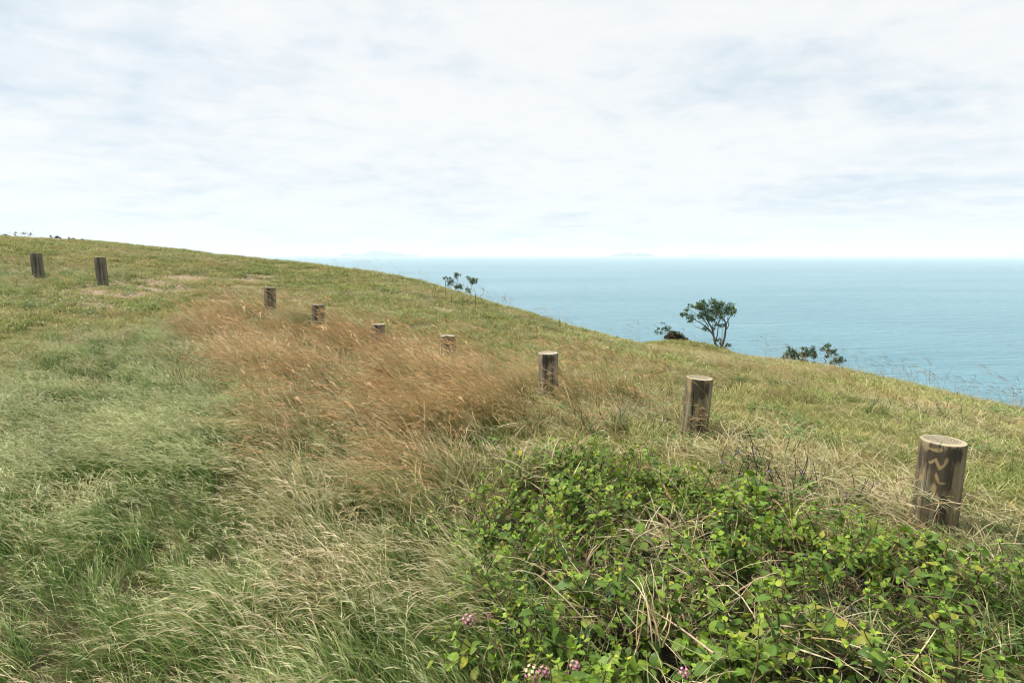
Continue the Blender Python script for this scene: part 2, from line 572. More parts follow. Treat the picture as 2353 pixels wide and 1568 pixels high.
def curve_blades(n, rad, length, width, lean0, lean1, dirsd, nseg, curl=0.0, bow=1.3, g=rng, wind=1.0):
    """centre lines (n, nseg+1, 3), side vectors, width profile; blades lean towards -X"""
    a, r = g.uniform(0, 2 * np.pi, n), rad * np.sqrt(g.uniform(0, 1, n))
    base = np.stack([r * np.cos(a), r * np.sin(a), np.full(n, -0.015)], 1)
    az = np.where(g.uniform(0, 1, n) < wind, np.pi + g.normal(0, dirsd, n), g.uniform(0, 2 * np.pi, n))
    Ln = g.uniform(length[0], length[1], n)
    th0, th1 = g.uniform(lean0[0], lean0[1], n), g.uniform(lean1[0], lean1[1], n)
    tt_ = np.linspace(0, 1, nseg + 1)
    P = np.zeros((n, nseg + 1, 3))
    P[:, 0] = base
    azd = g.normal(0, curl, n)
    for k in range(1, nseg + 1):
        tm = (tt_[k] + tt_[k - 1]) / 2
        th = th0 + (th1 - th0) * tm ** bow
        azk = az + azd * tm
        step = Ln / nseg
        P[:, k] = P[:, k - 1] + np.stack([np.sin(th) * np.cos(azk) * step, np.sin(th) * np.sin(azk) * step, np.cos(th) * step], 1)
    roll = g.uniform(-0.9, 0.9, n)
    side = np.stack([-np.sin(az) * np.cos(roll), np.cos(az) * np.cos(roll), np.sin(roll)], 1)
    W = g.uniform(width[0], width[1], n)
    return P, side, W, Ln, az


def ribbons(P, side, W, prof):
    n, k1, _ = P.shape
    k = k1 - 1
    off = side[:, None, :] * (W[:, None] * prof[None, :])[:, :, None] * 0.5
    V = np.stack([P - off, P + off], 2).reshape(-1, 3)          # index ((b*k1)+level)*2+s
    b, l = np.meshgrid(np.arange(n), np.arange(k), indexing='ij')
    i0 = (b * k1 + l) * 2
    Fq = np.stack([i0, i0 + 1, i0 + 3, i0 + 2], -1).reshape(-1, 4)
    return V, Fq


def tint_for(n, k1, kind=0.0, rnd=None, t0=0.0, t1=1.0, g=rng):
    rnd = g.uniform(0, 1, n) if rnd is None else rnd
    tt_ = np.linspace(t0, t1, k1)
    T = np.zeros((n, k1, 2, 3))
    T[..., 0] = rnd[:, None, None]
    T[..., 1] = tt_[None, :, None]
    T[..., 2] = kind
    return T.reshape(-1, 3)


class Parts:
    def __init__(self):
        self.v, self.f, self.c, self.o = [], [], [], 0

    def add(self, V, Fq, C):
        self.v.append(V)
        self.f.append(Fq + self.o)
        self.c.append(C)
        self.o += len(V)

    def mesh(self, name, mat):
        me = new_mesh(name, np.concatenate(self.v), np.concatenate(self.f), mat)
        set_color(me, "tint", np.concatenate(self.c))
        return me


def panicles(pp, P, Ln, az, per, blen, bw, start, ang, kind=1.0, g=rng):
    """feathery filaments along the outer part of each stem"""
    n, k1, _ = P.shape
    u = g.uniform(start, 1.0, (n, per))
    f = u * (k1 - 1)
    i = np.minimum(f.astype(int), k1 - 2)
    fr = (f - i)[..., None]
    idx = np.arange(n)[:, None]
    B = P[idx, i] * (1 - fr) + P[idx, i + 1] * fr
    T = P[idx, i + 1] - P[idx, i]
    T /= np.linalg.norm(T, axis=-1, keepdims=True)
    rv = g.normal(0, 1, (n, per, 3))
    rv -= (rv * T).sum(-1, keepdims=True) * T
    rv /= np.linalg.norm(rv, axis=-1, keepdims=True)
    a = g.uniform(ang[0], ang[1], (n, per, 1))
    D = T * np.cos(a) + rv * np.sin(a)
    ll = (g.uniform(blen[0], blen[1], (n, per)) * (1.15 - 0.6 * (u - start) / (1 - start)))[..., None]
    Q = np.stack([B, B + D * ll * 0.5 + [0, 0, 0.0], B + D * ll + np.array([-0.2, 0, -0.25]) * ll], 2).reshape(-1, 3, 3)
    sd_ = np.cross(D.reshape(-1, 3), g.normal(0, 1, (n * per, 3)))
    sd_ /= np.linalg.norm(sd_, axis=-1, keepdims=True) + 1e-9
    V, Fq = ribbons(Q, sd_, np.full(n * per, bw), np.array([0.7, 1.0, 0.35]))
    pp.add(V, Fq, tint_for(n * per, 3, kind, t0=0.8, g=g))


TAPER = lambda k, p=0.8, r0=0.75: np.clip(np.concatenate([[r0], (1 - np.linspace(0, 1, k + 1)[1:] ** 2.2) * 0.96 + 0.04]), 0.03, 1)


def tuft(name, mat, specs, seed):
    g = np.random.default_rng(seed)
    pp = Parts()
    for s in specs:
        s = dict(s)
        n, rad, ln, wd, l0, l1, dsd, ns = (s[q] for q in ('n', 'rad', 'len', 'wid', 'lean0', 'lean1', 'dir', 'seg'))
        P, side, W, Ln, az = curve_blades(n, rad, ln, wd, [R(x) for x in l0], [R(x) for x in l1], R(dsd), ns,
                                          s.get('curl', 0.3), s.get('bow', 1.3), g, s.get('wind', 1.0))
        V, Fq = ribbons(P, side, W, TAPER(ns) if not s.get('stem') else np.linspace(1, 0.45, ns + 1))
        pp.add(V, Fq, tint_for(n, ns + 1, s.get('kind', 0.0), g=g))
        if s.get('pan'):
            panicles(pp, P, Ln, az, *s['pan'], g=g)
    me = pp.mesh(name, mat)
    return bpy.data.objects.new(name, me)


_gn_cache = {}


def scatter(name, pts, rotz, scl, variants, tilt=None):
    """ONE object: tufts of grass instanced on points"""
    coll = bpy.data.collections.new(name + "_tufts")
    for v in variants:
        coll.objects.link(v)
    me = bpy.data.meshes.new(name)
    me.vertices.add(len(pts))
    me.vertices.foreach_set("co", np.asarray(pts, np.float32).ravel())
    n = len(pts)
    rot = np.zeros((n, 3), np.float32)
    rot[:, 2] = rotz
    if tilt is not None:
        rot[:, :2] = tilt
    a = me.attributes.new("rot", 'FLOAT_VECTOR', 'POINT')
    a.data.foreach_set("vector", rot.ravel())
    a = me.attributes.new("scl", 'FLOAT', 'POINT')
    a.data.foreach_set("value", np.asarray(scl, np.float32))
    a = me.attributes.new("pick", 'INT', 'POINT')
    a.data.foreach_set("value", rng.integers(0, len(variants), n).astype(np.int32))
    me.update()
    ng = bpy.data.node_groups.new(name + "_spread", 'GeometryNodeTree')
    ng.interface.new_socket("Geometry", in_out='INPUT', socket_type='NodeSocketGeometry')
    ng.interface.new_socket("Geometry", in_out='OUTPUT', socket_type='NodeSocketGeometry')
    gi, go = ng.nodes.new('NodeGroupInput'), ng.nodes.new('NodeGroupOutput')
    ci = ng.nodes.new('GeometryNodeCollectionInfo')
    ci.inputs['Collection'].default_value = coll
    ci.inputs['Separate Children'].default_value = True
    ci.inputs['Reset Children'].default_value = True
    ip = ng.nodes.new('GeometryNodeInstanceOnPoints')
    ip.inputs['Pick Instance'].default_value = True

    def named(nm, ty):
        q = ng.nodes.new('GeometryNodeInputNamedAttribute')
        q.data_type = ty
        q.inputs['Name'].default_value = nm
        return [o for o in q.outputs if o.enabled][0]
    ng.links.new(gi.outputs[0], ip.inputs['Points'])
    ng.links.new(ci.outputs[0], ip.inputs['Instance'])
    ng.links.new(named("pick", 'INT'), ip.inputs['Instance Index'])
    ng.links.new(named("rot", 'FLOAT_VECTOR'), ip.inputs['Rotation'])
    ng.links.new(named("scl", 'FLOAT'), ip.inputs['Scale'])
    ng.links.new(ip.outputs[0], go.inputs[0])
    o = link(name, me, kind="stuff")
    md = o.modifiers.new("spread", 'NODES')
    md.node_group = ng
    return o


def candidates(x0, x1, y0, y1, dens):
    n = int((x1 - x0) * (y1 - y0) * dens)
    x, y = rng.uniform(x0, x1, n), rng.uniform(y0, y1, n)
    d = np.hypot(x, y)
    ok = (np.abs(x) < y * 1.35 + 4.0) & (d > 0.75)
    return x[ok], y[ok]


def keep(x, y, p):
    k = rng.uniform(0, 1, len(x)) < p
    return x[k], y[k]


def place(name, x, y, variants, smin, smax, swirl=25, dz=0.0, rnd_rot=14, full=False, smul=1.0):
    z = ground_z(x, y) + dz
    sw = (fbm(x * 0.8, y * 0.8, 77) - 0.5) * 2 * R(swirl) * 1.8
    rz = sw + rng.normal(0, R(rnd_rot), len(x))
    if full:
        rz = rng.uniform(0, 2 * np.pi, len(x))
    s = rng.uniform(smin, smax, len(x)) * (0.8 + 0.4 * fbm(x * 1.3, y * 1.3, 9)) * smul
    return scatter(name, np.stack([x, y, z], 1), rz, s, variants, rng.normal(0, 0.06, (len(x), 2)))


# --- materials of the grasses (leaf, straw and seed head colours; roots darkened to paint shade into the gaps)
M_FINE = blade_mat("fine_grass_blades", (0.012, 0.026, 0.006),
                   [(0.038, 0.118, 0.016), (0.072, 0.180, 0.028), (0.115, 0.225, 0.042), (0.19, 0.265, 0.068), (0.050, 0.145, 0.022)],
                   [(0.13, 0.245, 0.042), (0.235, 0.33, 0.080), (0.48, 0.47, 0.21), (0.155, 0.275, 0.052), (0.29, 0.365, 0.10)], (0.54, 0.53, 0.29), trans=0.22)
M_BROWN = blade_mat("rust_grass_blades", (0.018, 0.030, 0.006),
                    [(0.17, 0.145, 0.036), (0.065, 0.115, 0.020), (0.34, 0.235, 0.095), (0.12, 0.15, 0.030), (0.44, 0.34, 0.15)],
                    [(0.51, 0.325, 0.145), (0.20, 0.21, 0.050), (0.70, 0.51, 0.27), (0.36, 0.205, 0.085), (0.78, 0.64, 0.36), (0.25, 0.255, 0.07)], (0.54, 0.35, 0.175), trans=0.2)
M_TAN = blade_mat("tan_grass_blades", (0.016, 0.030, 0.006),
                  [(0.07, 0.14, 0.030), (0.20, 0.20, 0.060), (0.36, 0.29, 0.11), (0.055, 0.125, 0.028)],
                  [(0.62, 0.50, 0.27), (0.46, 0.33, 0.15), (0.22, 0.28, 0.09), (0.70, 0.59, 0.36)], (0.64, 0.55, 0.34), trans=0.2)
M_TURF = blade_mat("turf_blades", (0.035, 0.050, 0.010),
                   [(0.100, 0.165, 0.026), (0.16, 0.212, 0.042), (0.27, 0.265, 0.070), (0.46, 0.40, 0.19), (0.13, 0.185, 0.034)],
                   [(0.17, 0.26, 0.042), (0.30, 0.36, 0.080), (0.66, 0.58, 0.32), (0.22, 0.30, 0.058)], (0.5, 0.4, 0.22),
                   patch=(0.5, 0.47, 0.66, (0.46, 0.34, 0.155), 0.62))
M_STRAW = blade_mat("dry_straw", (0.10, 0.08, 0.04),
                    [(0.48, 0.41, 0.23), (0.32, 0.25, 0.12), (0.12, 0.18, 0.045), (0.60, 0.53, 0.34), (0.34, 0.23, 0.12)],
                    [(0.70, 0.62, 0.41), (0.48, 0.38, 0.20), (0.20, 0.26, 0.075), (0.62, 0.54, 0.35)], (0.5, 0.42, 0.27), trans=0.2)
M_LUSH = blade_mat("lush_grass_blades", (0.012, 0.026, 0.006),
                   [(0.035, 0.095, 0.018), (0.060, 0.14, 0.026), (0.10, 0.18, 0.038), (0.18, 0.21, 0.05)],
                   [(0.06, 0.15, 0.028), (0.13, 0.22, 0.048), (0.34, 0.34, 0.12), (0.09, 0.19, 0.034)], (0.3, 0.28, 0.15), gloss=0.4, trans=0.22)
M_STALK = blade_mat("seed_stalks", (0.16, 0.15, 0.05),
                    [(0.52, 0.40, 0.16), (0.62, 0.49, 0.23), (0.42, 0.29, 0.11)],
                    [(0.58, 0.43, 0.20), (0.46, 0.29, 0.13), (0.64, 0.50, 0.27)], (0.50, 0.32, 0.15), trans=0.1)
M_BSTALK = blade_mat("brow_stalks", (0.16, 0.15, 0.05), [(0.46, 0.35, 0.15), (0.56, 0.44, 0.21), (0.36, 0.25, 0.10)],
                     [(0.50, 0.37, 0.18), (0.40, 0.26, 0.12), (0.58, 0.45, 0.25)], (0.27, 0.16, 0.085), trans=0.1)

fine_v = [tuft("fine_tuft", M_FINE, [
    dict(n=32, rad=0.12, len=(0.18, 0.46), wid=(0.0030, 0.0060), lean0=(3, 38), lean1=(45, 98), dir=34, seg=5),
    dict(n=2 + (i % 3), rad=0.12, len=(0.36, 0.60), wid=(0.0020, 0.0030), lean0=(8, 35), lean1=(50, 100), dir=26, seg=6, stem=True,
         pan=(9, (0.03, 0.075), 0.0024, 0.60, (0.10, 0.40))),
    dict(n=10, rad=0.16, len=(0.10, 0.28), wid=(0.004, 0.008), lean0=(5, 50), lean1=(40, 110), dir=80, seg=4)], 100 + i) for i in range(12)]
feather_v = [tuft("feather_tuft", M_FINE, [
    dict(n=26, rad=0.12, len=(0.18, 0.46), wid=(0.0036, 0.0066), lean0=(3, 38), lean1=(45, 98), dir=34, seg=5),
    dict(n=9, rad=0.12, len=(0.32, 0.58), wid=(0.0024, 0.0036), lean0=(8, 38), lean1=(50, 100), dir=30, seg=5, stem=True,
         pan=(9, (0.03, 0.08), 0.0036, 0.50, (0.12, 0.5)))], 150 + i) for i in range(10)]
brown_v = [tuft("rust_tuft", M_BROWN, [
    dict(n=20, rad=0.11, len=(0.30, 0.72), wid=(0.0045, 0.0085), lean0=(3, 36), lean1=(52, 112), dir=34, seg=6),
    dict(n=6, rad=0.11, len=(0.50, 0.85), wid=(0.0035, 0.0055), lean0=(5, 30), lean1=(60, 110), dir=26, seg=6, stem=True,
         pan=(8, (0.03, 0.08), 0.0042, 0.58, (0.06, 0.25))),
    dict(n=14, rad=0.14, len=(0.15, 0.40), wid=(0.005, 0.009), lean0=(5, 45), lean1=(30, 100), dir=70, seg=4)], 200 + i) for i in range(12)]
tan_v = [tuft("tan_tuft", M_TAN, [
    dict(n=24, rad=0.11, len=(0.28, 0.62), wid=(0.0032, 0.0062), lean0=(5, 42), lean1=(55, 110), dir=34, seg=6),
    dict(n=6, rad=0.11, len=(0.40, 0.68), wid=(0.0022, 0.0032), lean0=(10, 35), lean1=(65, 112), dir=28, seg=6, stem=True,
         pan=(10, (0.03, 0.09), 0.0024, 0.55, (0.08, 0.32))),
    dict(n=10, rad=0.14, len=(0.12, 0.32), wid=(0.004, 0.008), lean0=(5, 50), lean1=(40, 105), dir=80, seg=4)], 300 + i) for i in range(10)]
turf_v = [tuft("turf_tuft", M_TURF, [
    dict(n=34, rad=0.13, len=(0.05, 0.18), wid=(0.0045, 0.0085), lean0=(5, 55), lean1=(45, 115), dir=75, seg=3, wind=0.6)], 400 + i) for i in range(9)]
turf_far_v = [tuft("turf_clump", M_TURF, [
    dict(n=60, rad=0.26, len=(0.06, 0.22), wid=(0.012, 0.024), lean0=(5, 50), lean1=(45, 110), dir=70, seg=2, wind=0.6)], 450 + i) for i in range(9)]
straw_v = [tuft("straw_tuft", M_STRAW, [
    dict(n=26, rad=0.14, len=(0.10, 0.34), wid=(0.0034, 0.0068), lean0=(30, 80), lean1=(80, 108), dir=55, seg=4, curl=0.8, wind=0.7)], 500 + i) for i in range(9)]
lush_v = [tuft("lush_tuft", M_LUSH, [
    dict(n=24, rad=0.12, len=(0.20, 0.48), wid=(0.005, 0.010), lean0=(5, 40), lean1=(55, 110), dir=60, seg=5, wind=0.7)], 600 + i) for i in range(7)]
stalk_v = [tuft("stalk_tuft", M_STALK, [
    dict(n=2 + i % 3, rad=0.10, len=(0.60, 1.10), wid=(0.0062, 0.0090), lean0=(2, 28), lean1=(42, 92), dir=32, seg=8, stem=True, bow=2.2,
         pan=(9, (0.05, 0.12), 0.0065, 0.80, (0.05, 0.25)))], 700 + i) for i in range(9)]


def zone_field(x, y, poly, soft):
    """like poly_field, with a ragged wandering edge"""
    wx = x + (fbm(x * 1.3, y * 1.3, 201) - 0.5) * 1.3 + (fbm(x * 4, y * 4, 203) - 0.5) * 0.35
    wy = y + (fbm(x * 1.3, y * 1.3, 207) - 0.5) * 1.3
    return poly_field(wx, wy, poly, soft)


def clump(x, y, scale, seed, lo=0.36, hi=0.58):
    return np.clip((fbm(x * scale, y * scale, seed) - lo) / (hi - lo), 0, 1)


def post_gap(x, y):
    """grass is trodden and thinner right in front of the posts"""
    g_ = np.ones(x.shape)
    for k_, (b, tp, Y, D) in enumerate(POSTS):
        w = at(b[0], b[1], Y)
        g_ *= 1 - (0.55 if k_ in (3, 4) else 0.96) * np.exp(-(((x - w.x * (1 - 0.6 / Y)) / 0.34) ** 2 + ((y - w.y + 0.65) / (0.75 if Y < 9 else 1.1)) ** 4))
        g_ *= np.hypot(x - w.x, y - w.y) > D / 2 + 0.03
    return g_


x, y = candidates(-10, 4, 0.2, 11, 150)
pf = zone_field(x, y, POLY_FINE, 1.1)
x1, y1 = keep(x, y, pf * (0.25 + 0.75 * clump(x, y, 1.7, 21)))
far_ = np.hypot(x1, y1) + rng.uniform(-1.2, 1.2, len(x1)) > 3.6
mound = 0.70 + 0.42 * clump(x1, y1, 1.7, 21)
sm_ = np.clip(1.12 - 0.075 * np.hypot(x1, y1), 0.5, 1) * mound
place("fine_green_grass", x1[~far_], y1[~far_], fine_v, 0.62, 1.0, smul=sm_[~far_], swirl=34)
place("feathery_green_grass", x1[far_], y1[far_], feather_v, 0.62, 1.0, smul=sm_[far_])

x, y = candidates(-7, 3, 2, 13, 115)
pb = np.maximum(zone_field(x, y, POLY_BROWN, 0.9), 0.12 * zone_field(x, y, POLY_MIXED, 0.6))
x1, y1 = keep(x, y, pb * (0.18 + 0.82 * clump(x, y, 1.6, 22)) * post_gap(x, y))
place("rust_brown_grass", x1, y1, brown_v, 0.50, 0.92, swirl=44, smul=(0.62 + 0.48 * clump(x1, y1, 1.6, 22)) * np.clip(1.62 - 0.085 * y1, 0.55, 1))

x, y = candidates(-7, 5, 1.2, 12, 80)
pt = np.maximum.reduce([zone_field(x, y, POLY_TAN, 0.9), 0.30 * zone_field(x, y, POLY_FINE, 0.7) * clump(x, y, 0.8, 27, 0.42, 0.60) * np.clip((x + 2.6) / 1.6, 0, 1),
                        0.30 * zone_field(x, y, POLY_BROWN, 0.5)])
x1, y1 = keep(x, y, pt * (0.3 + 0.7 * clump(x, y, 1.8, 23)) * post_gap(x, y))
place("tan_grass", x1, y1, tan_v, 0.55, 0.98, swirl=44, smul=0.65 + 0.45 * clump(x1, y1, 1.8, 23))

# undergrowth filling the hollows of all the long grass
x, y = candidates(-9, 4, 0.5, 12, 60)
pu = np.maximum.reduce([poly_field(x, y, q, 0.3) for q in (POLY_FINE, POLY_BROWN, POLY_TAN)])
x1, y1 = keep(x, y, pu * post_gap(x, y))
place("undergrowth_grass", x1, y1, fine_v[:8] + tan_v[:2], 0.35, 0.65, swirl=50, rnd_rot=35)

# rust and tan grass along the brow on the right, lower and thinner
x, y = candidates(-2, 14, 6, 21, 36)
pr = np.maximum(zone_field(x, y, POLY_RIDGEBROWN, 1.4), zone_field(x, y, POLY_MIXED, 1.0) * 0.9)
x1, y1 = keep(x, y, pr * clump(x, y, 0.9, 61, 0.40, 0.6) * post_gap(x, y))
place("brow_grass", x1, y1, brown_v[:5] + tan_v[:5], 0.30, 0.60, swirl=30)

# ragged tussocks on the brow line and here and there over the slope
bx, by = [], []
BX, BY, BD = [q[0] for q in RIDGE[:16]], [q[1] for q in RIDGE[:16]], [q[2] for q in RIDGE[:16]]
for k in range(1500):
    px = rng.uniform(0, 2420)
    w = at(px, np.interp(px, BX, BY), np.interp(px, BX, BD) * rng.uniform(0.80, 1.04))
    bx.append(w.x)
    by.append(w.y)
bx, by = np.array(bx), np.array(by)
bx, by = keep(bx, by, clump(bx, by, 0.8, 63, 0.35, 0.6))
place("brow_tussocks", bx, by, tan_v[:6] + fine_v[:3] + brown_v[:3], 0.22, 0.45, swirl=30)
x, y = candidates(-20, 16, 4, 24, 16)
p = clump(x, y, 0.55, 67, 0.48, 0.62) * (1 - dirt_field(x, y)) * (1 - np.maximum.reduce([zone_field(x, y, q, 0.4) for q in (POLY_FINE, POLY_BROWN, POLY_SHRUB)]))
x1, y1 = keep(x, y, p)
place("slope_tussocks", x1, y1, tan_v[:4] + fine_v[:5] + turf_v[:3], 0.25, 0.55, swirl=40)

# short turf everywhere it is open
x, y = candidates(-19, 16, 0.3, 14, 105)
long_ = np.maximum.reduce([poly_field(x, y, p, 0.4) for p in (POLY_FINE, POLY_BROWN, POLY_TAN, POLY_SHRUB, POLY_CORNER)])
p = (1 - 0.90 * long_) * (1 - 0.92 * dirt_field(x, y)) * np.clip(1.25 - np.hypot(x, y) / 20, 0.45, 1)
p *= 0.35 + 0.65 * clump(x, y, 1.4, 31)
x1, y1 = keep(x, y, p)
place("short_turf", x1, y1, turf_v, 0.5, 1.15, rnd_rot=60)

x, y = candidates(-54, 30, 4, 42, 24)
p = (1 - 0.95 * dirt_field(x, y)) * np.clip((np.hypot(x, y) - 9) / 4, 0, 1)
p *= 1 - np.maximum.reduce([poly_field(x, y, q, 0.4) for q in (POLY_FINE, POLY_BROWN)])
p *= 0.22 + 0.78 * clump(x, y, 0.9, 35)
x1, y1 = keep(x, y, p)
place("hill_turf", x1, y1, turf_far_v, 0.45, 1.0, rnd_rot=60)

# longer green grass round the two far posts, and in patches of the path
x, y = candidates(-17, 4, 6, 17, 60)
pg = np.maximum(poly_field(x, y, POLY_BEHINDLEFT, 0.8), 0.22 * clump(x, y, 0.7, 14, 0.5, 0.62) * (1 - dirt_field(x, y)))
x1, y1 = keep(x, y, pg * clump(x, y, 1.0, 12, 0.3, 0.5) * post_gap(x, y))
place("post_grass", x1, y1, fine_v[:3] + turf_v[:4] + tan_v[:1], 0.35, 0.7)

# rusty grass behind the two far posts
x, y = candidates(-20, -8, 14, 20, 30)
w1, w2 = ground_at(-150, 612), ground_at(190, 600)
pq = np.exp(-((y - (w1.y + w2.y) / 2) / 1.3) ** 2) * (x < w2.x + 1.5)
x1, y1 = keep(x, y, pq * clump(x, y, 0.8, 16, 0.35, 0.55))
place("rust_hill_grass", x1, y1, brown_v[:5], 0.30, 0.5)

# dry straw lying round the near posts
x, y = candidates(0, 7, 2.2, 9, 150)
ps = np.maximum(poly_field(x, y, POLY_STRAW, 0.5), 0.35 * poly_field(x, y, POLY_MIXED, 0.8))
ps = np.maximum(ps, 0.40 * poly_field(x, y, POLY_SHRUB, 0.4))
x1, y1 = keep(x, y, ps * (0.25 + 0.75 * post_gap(x, y)))
place("dry_straw", x1, y1, straw_v, 0.6, 1.1, rnd_rot=50)
x, y = candidates(-15, 14, 2, 22, 27)
x1, y1 = keep(x, y, clump(x, y, 0.7, 91, 0.42, 0.56) * (1 - poly_field(x, y, POLY_FINE, 0.4)) * (1 - poly_field(x, y, POLY_SHRUB, 0.4)))
place("scattered_straw", x1, y1, straw_v, 0.6, 1.0, rnd_rot=60)

# lush green blades in the near right corner and through the thicket
x, y = candidates(0, 6, 0.7, 5.5, 120)
pl = np.maximum(poly_field(x, y, POLY_CORNER, 0.4), 0.22 * poly_field(x, y, POLY_SHRUB, 0.3))
pl = np.maximum(pl, 0.08 * poly_field(x, y, POLY_TAN, 0.3))
x1, y1 = keep(x, y, pl * (0.35 + 0.65 * clump(x, y, 1.8, 24)))
place("lush_green_grass", x1, y1, lush_v, 0.55, 0.95)

# tall seed stalks: in the rust grass and along the brow against the sea
x, y = candidates(-7, 3, 3, 12, 30)
x1, y1 = keep(x, y, np.maximum(0.8 * poly_field(x, y, POLY_BROWN, 0.4), 0.35 * poly_field(x, y, POLY_MIXED, 0.4)) * post_gap(x, y))
px_, py_ = [], []
RX, RY, RD = [q[0] for q in RIDGE[:16]], [q[1] for q in RIDGE[:16]], [q[2] for q in RIDGE[:16]]
for k in range(340):
    px = rng.uniform(700, 2420)
    w = at(px, np.interp(px, RX, RY), np.interp(px, RX, RD) * rng.uniform(0.80, 1.0))
    if fbm(np.array([px / 60.0]), np.array([3.3]), 5)[0] > 0.36:
        px_.append(w.x)
        py_.append(w.y)
place("tall_seed_stalks", x1, y1, stalk_v, 0.5, 1.0, swirl=18)
brow_v = [tuft("brow_stalk_tuft", M_BSTALK, [
    dict(n=2 + i % 3, rad=0.14, len=(0.55, 1.10), wid=(0.0040, 0.0060), lean0=(2, 30), lean1=(45, 95), dir=32, seg=8, stem=True, bow=2.0,
         pan=(6, (0.05, 0.11), 0.0048, 0.82, (0.05, 0.2)))], 760 + i) for i in range(9)]
place("brow_seed_stalks", np.array(px_), np.array(py_), brow_v, 0.45, 1.0, swirl=18)
# scattered long stems of the same grass across the near grass and the thicket
x, y = candidates(-2.5, 4, 1.3, 6, 7)
x1, y1 = keep(x, y, np.maximum.reduce([0.8 * poly_field(x, y, POLY_TAN, 0.4), 0.55 * poly_field(x, y, POLY_SHRUB, 0.3), 0.4 * poly_field(x, y, POLY_STRAW, 0.3)]))
place("loose_seed_stalks", x1, y1, brow_v, 0.45, 0.8, swirl=40, rnd_rot=40)

# straw and dry stems caught up in the leafy thicket
x, y = candidates(-0.5, 5, 1.2, 6, 40)
x1, y1 = keep(x, y, np.maximum(0.34 * zone_field(x, y, POLY_SHRUB, 0.6) * clump(x, y, 1.6, 26, 0.42, 0.56), 0.25 * zone_field(x, y, POLY_STRAW, 0.5)) * post_gap(x, y))
place("caught_straw", x1, y1, straw_v, 0.7, 1.3, rnd_rot=70, dz=rng.uniform(0.06, 0.26, len(x1)))

# ------------------------------------------------------------------ timber posts
def wood_mat(name, light, mid, dark, green=0.0):
    m, t, out = new_mat(name)
    tc_ = N(t, 'ShaderNodeTexCoord')
    p = tc_.outputs['Object']
    g1 = noise(t, mapping(t, p, (16, 16, 1.1)), 1.0, 6, 0.65, 0.25)
    g2 = noise(t, mapping(t, p, (70, 70, 2.2)), 1.0, 4, 0.6)
    bl = noise(t, mapping(t, p, (7, 7, 4.5)), 1.0, 5, 0.62, 0.5)
    c = ramp(t, g1, [(0.36, dark), (0.48, mid), (0.62, light)])
    c = mix_rgb(t, ramp(t, g2, [(0.35, 0.0), (0.62, 0.45)]), c, dark)
    c = mix_rgb(t, ramp(t, bl, [(0.50, 0.0), (0.68, 0.75)]), c, dark)
    if green:
        c = mix_rgb(t, math_node(t, 'MULTIPLY', ramp(t, bl, [(0.32, 1.0), (0.5, 0.0)]), green), c, (0.15, 0.17, 0.12))
    sa = N(t, 'ShaderNodeAttribute', attribute_name='stain')
    s = N(t, 'ShaderNodeSeparateColor')
    L(t, sa.outputs['Color'], s.inputs[0])
    edge = math_node(t, 'MULTIPLY', math_node(t, 'SUBTRACT', noise(t, mapping(t, p, (55, 55, 12)), 1.0, 6, 0.78), 0.5), 2.3)
    ch = ramp(t, math_node(t, 'ADD', s.outputs[0], edge), [(0.22, 0.0), (0.58, 0.93)])
    c = mix_rgb(t, ch, c, mix_rgb(t, g1, (0.016, 0.015, 0.012), (0.075, 0.062, 0.042)))
    pe = ramp(t, math_node(t, 'ADD', s.outputs[1], edge), [(0.38, 0.0), (0.60, 0.9)])
    c = mix_rgb(t, pe, c, mix_rgb(t, g1, (0.19, 0.135, 0.062), (0.31, 0.235, 0.12)))
    b = N(t, 'ShaderNodeBsdfPrincipled')
    L(t, c, b.inputs['Base Color'])
    b.inputs['Roughness'].default_value = 0.85
    b.inputs['Specular IOR Level'].default_value = 0.2
    bp = N(t, 'ShaderNodeBump')
    bp.inputs['Strength'].default_value = 0.6
    bp.inputs['Distance'].default_value = 0.004
    L(t, math_node(t, 'ADD', g1, math_node(t, 'MULTIPLY', g2, 0.5)), bp.inputs['Height'])
    L(t, bp.outputs[0], b.inputs['Normal'])
    L(t, b.outputs[0], out.inputs['Surface'])
    return m


